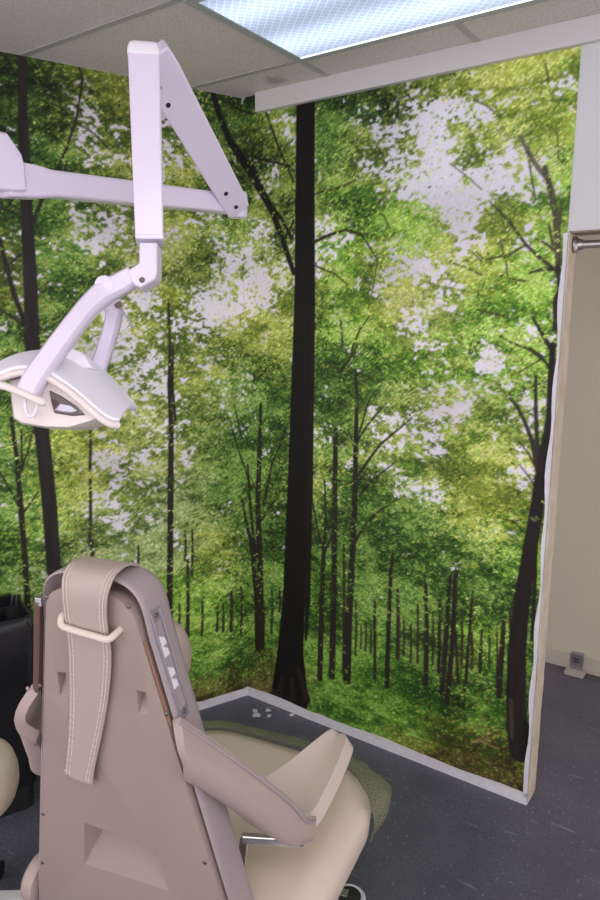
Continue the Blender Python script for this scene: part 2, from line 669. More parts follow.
wx = np.where(S >= 0, C0.x + U.x * S, C0.x - V.x * S)
wy = np.where(S >= 0, C0.y + U.y * S, C0.y - V.y * S)
PXS, PZS = np.meshgrid(np.arange(NS), np.arange(NZ))          # [z, s]
Rn = np.array(RM)
dx, dy, dz = wx[PXS], wy[PXS], Z[PZS] - CAM_H
cx = Rn[0, 0] * dx + Rn[1, 0] * dy + Rn[2, 0] * dz
cy = Rn[0, 1] * dx + Rn[1, 1] * dy + Rn[2, 1] * dz
cz = -(Rn[0, 2] * dx + Rn[1, 2] * dy + Rn[2, 2] * dz)
GX = 300 + FPX * cx / cz
GY = 450 - FPX * cy / cz

# what the print shows, the dim light at upper left put into darker codes, on a coarse chart of cells (columns of 25, rows from 50)
CHART = """
kddddodddkdddddddddoooob
ddotoodsddddddddooooooto
dddtoosddddtgggdtSssoooo
ddgttotoddotggtstSyytoyb
ddgtsosttddtggttsSttstgb
kdgotosyodttgbbtSSSSsbbb
ggggttottgtdtggbbtSyyybb
oggtsosytgtdsbbybySytbyb
ogggtstogstssbybssyybbbb
ogggtsytstsytbttytsybbgg
gggtstyoSstygbbyssbbbbbb
ggttsttttyyygbbbstbgbtgg
gtttttstyggygggbbtbsbbgg
ggyyttsyppgggggggtsbtbgg
ggyyystttgggggtttssgtstg
ggyytsstggggtggtttbttggg
ggyystttgggdygttbtyyttgg
gbyystppggddygggttyyytgk
ggyptpppgggdgdggggyyybgk
gbgpppppyggdggggggggbbgk
gpgpppppygggggggggggbbgg
ggppppbbbgggbggggdgggbgg
ggppbbbbbggggggggggddggg
gbbbbbblbgllgggmmgbbbggg
lllllllllldollllmmolgggg
llllleeooeeellllmmdmomgg
lllllleeeeeelllllmlllmdd
eeeeeeeeeeeeeelloooelllo
eeeeeeeeeeeeeeeeeeeoeool
eeeeeeeeeeeeeeeeeeeeeeoo
""".split()
#          dark           mid            light          sky
PAL = {
    'S': ((150, 162, 84), (194, 200, 124), (220, 220, 196), 0.95),
    's': ((104, 124, 52), (168, 180, 92), (212, 214, 146), 0.58),
    't': ((68, 92, 36), (138, 158, 64), (198, 208, 118), 0.27),
    'y': ((104, 122, 42), (180, 194, 76), (228, 234, 142), 0.05),
    'o': ((58, 74, 26), (114, 126, 46), (166, 174, 82), 0.05),
    'b': ((70, 114, 34), (152, 200, 68), (214, 238, 136), 0.05),
    'g': ((34, 58, 22), (86, 128, 48), (158, 190, 96), 0.02),
    'd': ((22, 38, 16), (56, 84, 32), (104, 136, 62), 0.01),
    'k': ((16, 26, 14), (40, 58, 26), (72, 92, 42), 0.0),
    'p': ((72, 98, 46), (144, 168, 92), (206, 218, 158), 0.09),
    'l': ((50, 90, 28), (108, 160, 54), (164, 206, 96), 0.0),
    'm': ((36, 60, 24), (80, 120, 46), (138, 176, 78), 0.0),
    'e': ((58, 48, 28), (100, 86, 48), (140, 124, 74), 0.0),
}


def lin(c):
    c = np.asarray(c, float) / 255
    return np.where(c <= 0.04045, c / 12.92, ((c + 0.055) / 1.055) ** 2.4)


KEYS = sorted(PAL)
TAB = np.array([[lin(PAL[k][i]) for i in range(3)] for k in KEYS])      # class, tone, rgb
SKYF = np.array([PAL[k][3] for k in KEYS])
GRID = np.array([[KEYS.index(ch) for ch in row] for row in CHART])
NR, NCOL = GRID.shape
CROWN = GRID[:4, 17:]
CROWN[CROWN == KEYS.index('o')] = KEYS.index('y')       # the yellow-green crown at the upper right


def smooth_noise(cell_s, cell_z, seed):
    r = np.random.default_rng(seed)
    a, b = int(NZ * STEP / cell_z) + 3, int(NS * STEP / cell_s) + 3
    g = r.random((a, b))
    fz = np.arange(NZ) * STEP / cell_z
    fs = np.arange(NS) * STEP / cell_s
    iz, is_ = fz.astype(int), fs.astype(int)
    tz, ts = fz - iz, fs - is_
    tz = (tz * tz * (3 - 2 * tz))[:, None]
    ts = (ts * ts * (3 - 2 * ts))[None, :]
    A = g[np.ix_(iz, is_)]
    B = g[np.ix_(iz, is_ + 1)]
    Cc = g[np.ix_(iz + 1, is_)]
    D = g[np.ix_(iz + 1, is_ + 1)]
    return (A * (1 - ts) + B * ts) * (1 - tz) + (Cc * (1 - ts) + D * ts) * tz


def rank(a):
    o = np.empty(a.size)
    o[np.argsort(a.ravel())] = np.linspace(0, 1, a.size)
    return o.reshape(a.shape)


# cell of every raster point, with a wandering border so that no cell edge shows
wobx = (smooth_noise(0.10, 0.08, 1) - 0.5) * 34 + (smooth_noise(0.03, 0.025, 2) - 0.5) * 22
woby = (smooth_noise(0.10, 0.08, 3) - 0.5) * 30 + (smooth_noise(0.03, 0.025, 4) - 0.5) * 22
ci = np.clip(((GX + wobx) / 25).astype(int), 0, NCOL - 1)
ri = np.clip(((GY + woby - 50) / 25).astype(int), 0, NR - 1)
CLS = GRID[ri, ci]
# sky share, interpolated between cell centres
fx = np.clip(GX / 25 - 0.5, 0, NCOL - 1.001)
fy = np.clip((GY - 50) / 25 - 0.5, 0, NR - 1.001)
ix, iy = fx.astype(int), fy.astype(int)
tx, ty = fx - ix, fy - iy
sk = SKYF[GRID]
SKY = (sk[iy, ix] * (1 - tx) + sk[iy, ix + 1] * tx) * (1 - ty) + (sk[iy + 1, ix] * (1 - tx) + sk[iy + 1, ix + 1] * tx) * ty
SKY = SKY * np.clip((610 - GY) / 60, 0, 1)
nz_sky = rank(0.34 * smooth_noise(0.11, 0.09, 5) + 0.34 * smooth_noise(0.035, 0.026, 6) + 0.46 * smooth_noise(0.013, 0.009, 7))
is_sky = nz_sky < SKY
clump = rank(0.50 * smooth_noise(0.13, 0.07, 8) + 0.34 * smooth_noise(0.05, 0.025, 9) + 0.22 * smooth_noise(0.018, 0.011, 10))
toneb = np.clip(clump * 1.15 - 0.12, 0, 1)
IMG = TAB[CLS, 0] * (1 - toneb[..., None]) + TAB[CLS, 1] * toneb[..., None]
near = np.clip((nz_sky - SKY) / 0.14, 0, 1) * (SKY > 0.02) + (SKY <= 0.02)
SKYC = lin((228, 223, 232))
pale = TAB[CLS, 2] * 0.55 + SKYC * 0.45
IMG = pale * (1 - near[..., None]) * 0.6 + IMG * (0.4 + 0.6 * near[..., None])
IMG[is_sky] = SKYC * (0.93 + 0.12 * smooth_noise(0.3, 0.2, 12)[is_sky])[:, None]


def stamp(n, sky_keep, tone_bias, shapes, mask=None, seed=0):
    """n small leaf marks, coloured by the tree they belong to"""
    r = np.random.default_rng(seed)
    js, jz = r.integers(0, NS, n), r.integers(0, NZ, n)
    qs = np.clip(js + r.normal(0, 20, n).astype(int), 0, NS - 1)
    qz = np.clip(jz + r.normal(0, 17, n).astype(int), 0, NZ - 1)
    c = CLS[qz, qs]
    keep = (~is_sky[jz, js]) | (r.random(n) < sky_keep)
    if mask is not None:
        keep &= mask[jz, js]
    js, jz, c = js[keep], jz[keep], c[keep]
    n = len(js)
    t = np.clip(clump[jz, js] * 0.9 + r.normal(0, 0.29, n) + tone_bias + 0.3 * (1 - near[jz, js]), 0, 1)
    lo = np.clip(t * 2, 0, 1)[:, None]
    hi = np.clip(t * 2 - 1, 0, 1)[:, None]
    col = TAB[c, 0] * (1 - lo) + TAB[c, 1] * (lo - hi) + TAB[c, 2] * hi
    col = col * r.uniform(0.82, 1.18, (n, 1)) * r.uniform(0.93, 1.07, (n, 3))
    pick = r.integers(0, len(shapes), n)
    for k, sh in enumerate(shapes):
        sel = pick == k
        for (a, b) in sh:
            IMG[np.clip(jz[sel] + b, 0, NZ - 1), np.clip(js[sel] + a, 0, NS - 1)] = col[sel]


LEAF = [[(0, 0), (1, 0), (2, -1)], [(0, 0), (-1, 0), (-2, -1)], [(0, 0), (1, 0)], [(0, 0), (0, -1), (1, -1)],
        [(0, 0), (1, 1), (2, 1)], [(0, 0)], [(0, 0), (-1, -1)], [(0, 0), (1, 0), (0, -1), (1, -1), (2, 0)]]
SPRAY = [[(0, 0), (1, 0), (2, -1), (3, -1), (4, -2)], [(0, 0), (-1, 0), (-2, -1), (-3, -1), (-4, -2)],
         [(0, 0), (1, 0), (2, 0), (3, -1)], [(0, 0), (-1, 0), (-2, 0), (-3, -1)], [(0, 0), (1, -1), (2, -2)], [(0, 0), (1, 0), (1, 1)]]
stamp(82000, 0.12, 0.0, LEAF, seed=21)
stamp(46000, 0.03, 0.0, SPRAY, (GY > 330) & (GY < 660), seed=22)
stamp(26000, 0.2, 0.15, LEAF, seed=23)


def soften(a, k):
    p = np.pad(a, ((1, 1), (1, 1), (0, 0)), mode='edge')
    m = sum(p[i:i + NZ, j:j + NS] for i in range(3) for j in range(3)) / 9
    return a * (1 - k) + m * k


IMG = soften(IMG, 0.22)
IMG *= (0.86 + 0.42 * smooth_noise(0.22, 0.16, 40))[..., None]


stamp(34000, 0.06, 0.03, LEAF, seed=41)
stamp(22000, 0.02, 0.02, SPRAY, (GY > 300) & (GY < 670), seed=42)


def stroke(pts, col, grain=0.12, edge=0.6):
    """tapering trunk or branch: pts = (px, py, width in px)"""
    P = []
    for px, py, w in pts:
        s, z = to_wall(px, py)
        s2, z2 = to_wall(px + (0.5 if px + 0.5 < 247.5 or px >= 247.5 else -0.5), py)
        P.append((s, z, max(0.28, w * abs(s2 - s))))           # half width in raster steps
    col = lin(col)
    for (s0, z0, r0), (s1, z1, r1) in zip(P, P[1:]):
        m = max(r0, r1) + 2
        a0, a1 = int(max(0, min(s0, s1) - m)), int(min(NS, max(s0, s1) + m + 2))
        b0, b1 = int(max(0, min(z0, z1) - m)), int(min(NZ, max(z0, z1) + m + 2))
        if a1 <= a0 or b1 <= b0:
            continue
        xs, zs = np.meshgrid(np.arange(a0, a1), np.arange(b0, b1))
        d = np.hypot(s1 - s0, z1 - z0) + 1e-6
        t = np.clip(((xs - s0) * (s1 - s0) + (zs - z0) * (z1 - z0)) / d ** 2, 0, 1)
        dist = np.hypot(xs - s0 - t * (s1 - s0), zs - z0 - t * (z1 - z0)) - (r0 + (r1 - r0) * t)
        al = np.clip(edge - dist, 0, 1)[..., None]
        gr = 1 + grain * (smooth_noise(0.012, 0.09, 31)[b0:b1, a0:a1] - 0.5)[..., None] * 4
        IMG[b0:b1, a0:a1] = IMG[b0:b1, a0:a1] * (1 - al) + np.clip(col * gr, 0, 1) * al


BARK, BARK2, TWIG, GREY = (44, 37, 32), (56, 48, 38), (52, 46, 32), (74, 68, 54)
# faint stems far back
for x, y0, y1, w in ((187.5, 560, 638, 3.6), (202, 600, 635, 2.4), (217, 606, 631, 2.4), (223, 604, 631, 2.4), (231, 590, 631, 3),
                     (272, 588, 633, 2.2), (280, 588, 612, 2), (264, 600, 636, 2), (179, 604, 626, 2.2), (344, 545, 672, 3),
                     (398, 590, 658, 4), (411, 625, 662, 2), (418, 605, 662, 2.6), (433, 612, 666, 2), (472, 632, 668, 3),
                     (497, 632, 680, 2), (510, 610, 672, 3), (404, 620, 655, 2), (366, 625, 650, 2), (371, 630, 652, 2), (361, 625, 648, 1.6),
                     (185, 535, 560, 2.5), (192, 530, 575, 2.5), (90, 425, 470, 3), (90, 480, 545, 3.5), (92, 540, 568, 4), (138, 545, 568, 2.6),
                     (241, 585, 632, 2), (489, 625, 668, 1.8), (425, 575, 600, 2), (462, 610, 664, 2.5), (356, 600, 655, 2)):
    stroke([(x, y0, w * 0.8), (x + 0.5, (y0 + y1) / 2, w), (x - 0.3, y1, w * 1.1)], BARK2)
# mid-distance stems
for pts in (
    [(168, 300, 2), (170, 350, 3), (169, 385, 4), (171, 430, 5), (170.5, 480, 6), (170, 560, 6), (169, 622, 6.5)],
    [(173, 345, 2), (172, 385, 3), (175, 420, 3)],
    [(11, 418, 4), (17, 460, 5), (20, 500, 6), (25, 560, 6), (28, 615, 6)],
    [(21, 430, 2), (22, 470, 2.5)], [(33, 430, 1.5), (28, 450, 2), (22, 468, 2)], [(0, 473, 2), (10, 490, 2), (18, 506, 2)], [(38, 492, 1.5), (24, 512, 2)],
    [(258, 648, 6), (257, 600, 5), (252, 545, 4.5), (246, 520, 3), (242, 500, 2)],
    [(262, 646, 6), (260, 560, 6.5), (258, 500, 5), (260, 450, 4.5), (261, 405, 3)],
    [(256, 560, 3), (250, 500, 3), (248, 465, 2)], [(264, 505, 3), (272, 465, 2), (286, 430, 1.5)], [(242, 440, 1.5), (234, 405, 1)],
    [(252, 490, 2), (238, 450, 1.5), (228, 415, 1)], [(262, 520, 2), (275, 500, 1.5)],
    [(320, 678, 5.5), (322, 600, 5), (324, 552, 4)], [(324, 553, 2.6), (317, 525, 2), (313, 500, 1.2)], [(324, 555, 3), (326, 520, 2.5), (325, 480, 1.5)],
    [(325, 553, 2), (333, 532, 1.8)],
    [(332, 676, 6.5), (334, 600, 6), (335, 500, 5.5), (336, 430, 4.5)],
    [(347, 680, 8), (349, 620, 7), (353, 550, 6), (355, 500, 5.5), (356, 450, 5), (357, 405, 3.5), (356, 370, 2)],
    [(353, 546, 2.6), (365, 525, 2.3), (380, 510, 2), (397, 500, 1.2)], [(358, 475, 2.6), (380, 445, 2.2), (412, 418, 1.4)],
    [(360, 495, 2), (375, 478, 1.8), (396, 462, 1)], [(358, 440, 2.4), (368, 425, 2), (382, 408, 1.5)], [(360, 432, 2), (366, 410, 1.6), (372, 395, 1)],
    [(356, 450, 2), (348, 430, 1.2)],
    [(375, 678, 3), (375, 600, 2.6)], [(387, 686, 5), (389, 620, 4.2), (391, 575, 3.6), (393, 552, 2)],
    [(426, 684, 5), (427, 630, 4.4), (426, 585, 3)], [(439, 672, 3.6), (440, 600, 3)],
    [(442, 692, 5.5), (446, 640, 5), (450, 578, 4)], [(447, 702, 5.5), (453, 640, 5), (456, 572, 4.5)], [(458, 682, 3), (456, 630, 2.5)],
    [(465, 690, 3.4), (469, 640, 3), (473, 592, 2.4)], [(480, 672, 3.4), (482, 630, 2.4)], [(499, 696, 6), (502, 650, 5.5), (504, 622, 4)],
):
    stroke(pts, BARK)
# leaves in front of those stems, thinner towards the ground
stamp(13000, 0.02, 0.06, LEAF + SPRAY, (GY < 620), seed=24)
stamp(2600, 0.0, 0.04, LEAF, (GY > 560), seed=25)
# big trunks and their limbs
for pts, c in (
    ([(310, 95, 9), (311, 300, 9), (310, 480, 7), (308, 600, 5), (306, 640, 2)], (28, 23, 20)),
    ([(306, 92, 19), (303.5, 300, 18), (298, 480, 20), (294, 600, 22), (290, 660, 26), (290, 694, 36)], (20, 16, 16)),
    ([(300, 650, 7), (302, 685, 10), (305, 699, 9)], (24, 20, 18)),
    ([(22, 45, 9), (23, 125, 10), (26, 195, 12), (28, 240, 13), (30, 275, 14), (32.5, 345, 15), (41.5, 430, 15), (49, 500, 15), (54, 570, 15)], (44, 38, 38)),
    ([(75, 60, 1.5), (83, 78, 2), (76, 120, 2.4), (66, 150, 2.6), (57, 170, 3), (44, 195, 3.6), (33, 222, 4)], (44, 38, 34)),
    ([(76, 122, 1.8), (95, 135, 1.6), (110, 150, 1.2)], (52, 46, 34)),
    ([(0, 53, 3), (8, 62, 3), (17, 78, 2.5)], (40, 36, 30)),
    ([(0, 208, 2.5), (12, 212, 2.5), (20, 217, 2)], (44, 38, 36)), ([(0, 240, 4), (6, 265, 5), (14, 295, 5), (25, 324, 5.5)], (44, 38, 36)),
    ([(10, 264, 2.5), (21, 254, 2.4)], (44, 38, 36)), ([(0, 310, 2), (14, 318, 2.5), (24, 326, 2.5)], (46, 40, 34)), ([(36, 246, 2), (48, 244, 1.2)], (60, 54, 40)),
    ([(212, 90, 5), (219, 115, 6), (229, 140, 7), (241, 158, 8.5), (252, 172, 9), (262, 192, 7), (272, 210, 6), (284, 243, 5), (294, 273, 4.5)], (26, 22, 20)),
    ([(264, 195, 3), (272, 206, 3), (281, 218, 3), (292, 238, 3)], (28, 24, 20)),
    ([(245, 155, 2), (262, 160, 2), (290, 166, 1.8)], (34, 30, 22)), ([(266, 112, 1.8), (279, 148, 2), (294, 182, 2)], (34, 30, 22)),
    ([(235, 108, 2), (255, 114, 1.5)], (34, 30, 22)), ([(294, 222, 1.6), (285, 238, 1.8)], (34, 30, 22)),
    ([(314, 242, 2.6), (330, 235, 2.6), (346, 230, 2.4), (362, 235, 2), (377, 259, 1.4)], (50, 48, 26)),
    ([(315, 266, 1.8), (335, 274, 1.5), (347, 284, 1)], (60, 58, 32)), ([(316, 194, 1.8), (345, 186, 1.4), (372, 172, 0.9)], (62, 60, 34)),
    ([(372, 210, 1.4), (384, 216, 1.4), (390, 228, 1)], (66, 66, 36)), ([(343, 345, 2), (341, 320, 1.4)], (60, 58, 30)), ([(352, 350, 2), (360, 330, 1.8), (370, 316, 1.2)], (60, 58, 30)),
    ([(340, 372, 3), (348, 362, 2.6), (357, 346, 1.6)], (56, 54, 30)),
    ([(378, 258, 1.2), (374, 285, 1.2), (368, 310, 1)], (84, 92, 40)),
    ([(450, 164, 1.2), (465, 175, 1.2), (482, 190, 1)], (110, 112, 80)), ([(474, 100, 1.6), (487, 106, 1.6), (494, 112, 1.2)], (70, 70, 36)), ([(545, 62, 1.6), (549, 82, 1.6)], (64, 60, 36)),
    ([(520, 136, 3), (528, 152, 4.5), (538, 168, 4.5), (546, 178, 4)], (112, 106, 92)), ([(528, 152, 1.6), (532, 180, 1.6), (536, 200, 1.4)], (80, 76, 60)),
    ([(557, 130, 1.4), (559, 160, 1.4)], (90, 92, 50)),
    ([(508, 240, 1.2), (503, 222, 1.2), (500, 205, 0.9)], (90, 92, 50)), ([(501, 240, 1.4), (506, 262, 1.6), (508, 278, 1)], (66, 66, 36)),
    ([(558, 272, 4), (540, 258, 3.6), (526, 245, 3), (512, 225, 2.6), (500, 212, 1.8), (490, 202, 1.2)], (60, 54, 46)),
    ([(558, 270, 4), (545, 269, 3.4), (530, 273, 2.2)], (56, 52, 42)), ([(556, 252, 3), (546, 244, 2.4), (536, 239, 1.8)], (64, 58, 46)),
    ([(526, 245, 2), (510, 255, 2), (485, 260, 1.6), (476, 252, 1)], (66, 64, 40)), ([(482, 262, 1.5), (470, 250, 1)], (80, 82, 44)),
    ([(450, 262, 1.5), (466, 268, 1.6), (482, 275, 1.8)], (76, 78, 40)),
    ([(478, 310, 1.8), (492, 314, 1.8), (508, 318, 1)], (66, 66, 34)), ([(510, 279, 2), (528, 282, 2)], (66, 66, 36)), ([(500, 336, 1.8), (512, 343, 2.2), (530, 350, 2.4), (545, 362, 2.4)], (54, 50, 36)),
    ([(533, 318, 2.6), (540, 330, 3.6), (547, 342, 4.4), (553, 352, 5)], (48, 42, 36)),
    ([(530, 348, 2), (541, 356, 2.6), (549, 367, 3)], (44, 40, 34)), ([(553, 352, 1.6), (540, 360, 1.4), (520, 372, 1)], (66, 64, 40)),
    ([(545, 168, 5), (551, 190, 6), (556, 215, 7), (558, 240, 7), (559, 268, 7)], (84, 78, 62)),
    ([(549, 225, 2.4), (553, 245, 3)], (70, 64, 50)), ([(562, 200, 2), (560, 225, 2.6)], (74, 70, 54)),
    ([(558, 266, 5), (559, 290, 3), (557, 300, 8), (555, 330, 5)], (50, 44, 38)),
    ([(510, 398, 2.5), (517, 406, 3.2), (525, 422, 4), (532, 440, 4.6), (538, 472, 5.4)], (56, 50, 44)), ([(536, 376, 3), (536, 410, 4), (537, 440, 4.6), (540, 470, 5)], (52, 48, 42)),
    ([(520, 442, 1.4), (530, 456, 2), (537, 470, 2)], (58, 54, 40)), ([(520, 465, 1.2), (530, 478, 1.8), (535, 486, 1.8)], (58, 54, 40)),
    ([(553, 345, 6.5), (551, 385, 7), (549, 420, 7), (545, 450, 10), (541, 480, 13), (537, 510, 14), (530, 550, 15), (522, 600, 16.5), (517, 650, 19), (516, 700, 20), (517, 730, 21), (520, 752, 22)], (38, 32, 30)),
    ([(536, 540, 4), (535, 580, 4.5), (532, 640, 3)], (34, 32, 26)),
    ([(511, 700, 4), (512, 725, 4), (512, 738, 3)], (66, 62, 50)),
    ([(526, 722, 5), (528, 740, 6), (526, 752, 6)], (24, 22, 20)),
    ([(522, 530, 1.8), (513, 521, 1.8), (504, 519, 1.2)], (52, 52, 32)), ([(535, 520, 3), (531, 518, 2)], (120, 116, 90)),
):
    stroke(pts, c)
for pts in ([(276, 690, 3), (270, 697, 3)], [(283, 680, 5), (279, 697, 5)], [(298, 668, 4), (307, 698, 7)], [(292, 680, 4), (293, 699, 6)]):
    stroke(pts, (40, 36, 26))
# fallen branch, bare earth streaks
stroke([(472, 742, 2), (480, 740, 3), (496, 748, 1)], (150, 130, 76))
stroke([(440, 733, 2.4), (452, 741, 2.4)], (60, 52, 30))
# foliage hanging in front of the limbs (never over the big trunk in the middle)
front = (np.abs(GX - 303) > 15) & (GY < 345) & ((np.abs(GX - 27) > 11))
stamp(17000, 0.02, 0.05, LEAF, front & (GX > 247), seed=26)
stamp(9500, 0.02, -0.02, LEAF, front & (GX < 247) & (GY > 120), seed=27)
stamp(2600, 0.0, 0.05, SPRAY, (GX > 500) & (GY > 490) & (GY < 520), seed=28)
stamp(5000, 0.0, 0.0, LEAF, (GY > 655) & (np.abs(GX - 290) > 20) & (np.abs(GX - 518) > 15), seed=29)

IMG = soften(IMG, 0.12)
bm_v = np.empty((NZ, NS, 3))
for k, s in enumerate(S):
    off = 0.002
    p = rw(s, off, 0) if s >= 0 else lw(-s, off, 0)
    if abs(s) < STEP * 0.51:
        p = C0 + (-NB - NL).normalized() * off
    bm_v[:, k, 0] = p.x
    bm_v[:, k, 1] = p.y
bm_v[:, :, 2] = Z[:, None]
# the paper's lower and right borders are cut unevenly; top follows the white board
low = np.array([0.040 + wob(k // 2, 0.004, 8) for k in range(NS)])
bm_v[:, :, 2] = np.maximum(bm_v[:, :, 2], low[None, :])
top = np.where(S >= 0.083, CEIL - 0.0725, CEIL - 0.001)
bm_v[:, :, 2] = np.minimum(bm_v[:, :, 2], top[None, :])
me = bpy.data.meshes.new('forest_mural')
nv = NS * NZ
idx = np.arange(nv).reshape(NZ, NS)
q = np.stack([idx[:-1, :-1], idx[:-1, 1:], idx[1:, 1:], idx[1:, :-1]], -1).reshape(-1, 4)
zz = bm_v[:, :, 2]
okq = ((zz[1:, :-1] - zz[:-1, :-1]) > 1e-5) & ((zz[1:, 1:] - zz[:-1, 1:]) > 1e-5)
q = q[okq.ravel()]
me.vertices.add(nv)
me.vertices.foreach_set('co', bm_v.reshape(-1))
me.loops.add(q.size)
me.polygons.add(len(q))
me.loops.foreach_set('vertex_index', q.reshape(-1).astype(np.int32))
me.polygons.foreach_set('loop_start', np.arange(0, q.size, 4, dtype=np.int32))
me.update(calc_edges=True)
at_ = me.color_attributes.new('print', 'FLOAT_COLOR', 'POINT')
rgba = np.ones((nv, 4), np.float32)
rgba[:, :3] = IMG.reshape(-1, 3)
at_.data.foreach_set('color', rgba.ravel())
mural = bpy.data.objects.new('forest_mural', me)
COL.objects.link(mural)
m = bpy.data.materials.new('printed_paper')
m.use_nodes = True
nt = m.node_tree
b = nt.nodes['Principled BSDF']
b.inputs['Roughness'].default_value = 0.62
b.inputs['Specular IOR Level'].default_value = 0.25
ca = nt.nodes.new('ShaderNodeVertexColor')
ca.layer_name = 'print'
tc = nt.nodes.new('ShaderNodeTexCoord')
nn = nt.nodes.new('ShaderNodeTexNoise')
nn.inputs['Scale'].default_value = 140
nn.inputs['Detail'].default_value = 3
nt.links.new(tc.outputs['Object'], nn.inputs['Vector'])
mr = nt.nodes.new('ShaderNodeMapRange')
mr.inputs['From Min'].default_value = 0.3
mr.inputs['From Max'].default_value = 0.7
mr.inputs['To Min'].default_value = 0.93
mr.inputs['To Max'].default_value = 1.07
nt.links.new(nn.outputs['Fac'], mr.inputs['Value'])
mx = nt.nodes.new('ShaderNodeMix')
mx.data_type = 'RGBA'
mx.blend_type = 'MULTIPLY'
mx.inputs['Factor'].default_value = 1
nt.links.new(ca.outputs['Color'], mx.inputs[6])
nt.links.new(mr.outputs['Result'], mx.inputs[7])
nt.links.new(mx.outputs[2], b.inputs['Base Color'])
me.materials.append(m)
tag(mural, 'photo mural of a green beech forest covering the two walls behind the chair', 'wall mural')
# ------------------------------------------------------------------ the dental chair (local axes: x to its right, y forward, z up)
chair = empty('dental_chair', (-0.347, 1.3667, 0), math.radians(-20))
tag(chair, 'beige upholstered dental chair seen from behind, with a strap over its narrow backrest', 'dental chair')
TAN = math.tan(math.radians(7))


def bp(r, z, off=0.0):
    """a point of the leaning backrest, off metres forward of its rear face"""
    return Vector((r, -TAN * z + off, z))


M_shell = material('textured_back_cover', srgb(152, 134, 127), 0.62)
nt = M_shell.node_tree
_tc = nt.nodes.new('ShaderNodeTexCoord')
_mp = nt.nodes.new('ShaderNodeMapping')
_mp.inputs['Scale'].default_value = (60, 60, 330)
_nz = nt.nodes.new('ShaderNodeTexNoise')
_nz.inputs['Scale'].default_value = 1.0
_nz.inputs['Detail'].default_value = 3
_bp = nt.nodes.new('ShaderNodeBump')
_bp.inputs['Strength'].default_value = 0.22
_bp.inputs['Distance'].default_value = 0.003
nt.links.new(_tc.outputs['Object'], _mp.inputs['Vector'])
nt.links.new(_mp.outputs['Vector'], _nz.inputs['Vector'])
nt.links.new(_nz.outputs['Fac'], _bp.inputs['Height'])
nt.links.new(_bp.outputs['Normal'], nt.nodes['Principled BSDF'].inputs['Normal'])
M_vinyl = material('beige_vinyl', srgb(166, 148, 142), 0.42, bump=(220, 0.06), spec=0.45)
M_mauve = material('mauve_grey_vinyl', srgb(160, 146, 150), 0.38, bump=(200, 0.05), spec=0.5)
M_seat = material('cream_vinyl', srgb(222, 206, 192), 0.45, noise=(6, srgb(214, 198, 184), 0.6), bump=(160, 0.05))
M_arm = material('light_beige_vinyl', srgb(212, 197, 186), 0.42, bump=(200, 0.05), spec=0.45)
M_strap = material('strap_vinyl', srgb(174, 158, 150), 0.38, spec=0.5)
M_thread = material('pale_thread', srgb(214, 200, 190), 0.7)
M_alu = material('cast_aluminium', srgb(186, 182, 192), 0.32, 0.85)
M_white = material('white_plastic', srgb(228, 224, 232), 0.35)
M_brown = material('bronze_edge', srgb(98, 74, 66), 0.45)
M_screw = material('screw_metal', srgb(120, 108, 104), 0.3, 0.8)


def half_w(z):
    return 0.105 + (1.2 - z) * 0.205


def back_outline(grow, ztop, zbot):
    R_ = [(half_w(zbot) + grow, zbot), (half_w(0.7) + grow, 0.7), (half_w(1.0) + grow, 1.0), (half_w(1.17) + grow, 1.17)]
    k = ztop - 1.277
    arc = catmull([(half_w(1.17) + grow, 1.17), (0.102 + grow, 1.225 + k * 0.6), (0.086 + grow * 0.8, 1.256 + k * 0.9), (0.052 + grow * 0.4, 1.273 + k),
                   (0.0, 1.277 + k)], 13)
    right = R_ + arc[1:]
    return right + [(-x, z) for x, z in right[-2::-1]]


ol = back_outline(-0.003, 1.252, 0.33)
bm = NEW()
add_prism(bm, [bp(x, z, 0) for x, z in ol], (0, 0.06, 0))
board = link('back_cover', bm, M_shell, chair, smooth=35)
# recesses pressed into the cover
cut = NEW()
for quad, inner in (
    ([(-0.097, 0.679), (0.082, 0.672), (0.104, 0.551), (-0.115, 0.551)], [(-0.072, 0.662), (0.068, 0.655), (0.074, 0.634), (-0.078, 0.640)]),
    ([(-0.101, 1.054), (-0.078, 1.059), (-0.079, 0.995), (-0.103, 0.990)], [(-0.099, 1.048), (-0.082, 1.052), (-0.082, 1.040), (-0.099, 1.036)]),
    ([(0.084, 1.052), (0.106, 1.052), (0.106, 0.996), (0.083, 0.990)], [(0.086, 1.046), (0.102, 1.046), (0.102, 1.032), (0.086, 1.030)]),
):
    dpt = 0.045 if inner[0][0] < -0.07 and quad[0][1] < 0.9 else 0.02
    m_ = [[bp(x, z, -0.004) for x, z in quad], [bp(x, z, dpt) for x, z in inner]]
    # carry the rear outline on outwards so that the cut is open
    add_loft(cut, [[p + Vector((0, -0.01, 0)) for p in m_[0]], m_[0], m_[1]])
cutter = link('cutter', cut, M_shell, chair, smooth=0)
md = board.modifiers.new('cut', 'BOOLEAN')
md.operation = 'DIFFERENCE'
md.solver = 'EXACT'
md.object = cutter
md2 = board.modifiers.new('bevel', 'BEVEL')
md2.width = 0.004
md2.segments = 2
md2.limit_method = 'ANGLE'
bpy.context.view_layer.update()
dg = bpy.context.evaluated_depsgraph_get()
me_new = bpy.data.meshes.new_from_object(board.evaluated_get(dg))
board.modifiers.clear()
board.data = me_new
me_new.polygons.foreach_set('use_smooth', [True] * len(me_new.polygons))
me_new.set_sharp_from_angle(angle=math.radians(30))
bpy.data.objects.remove(cutter)

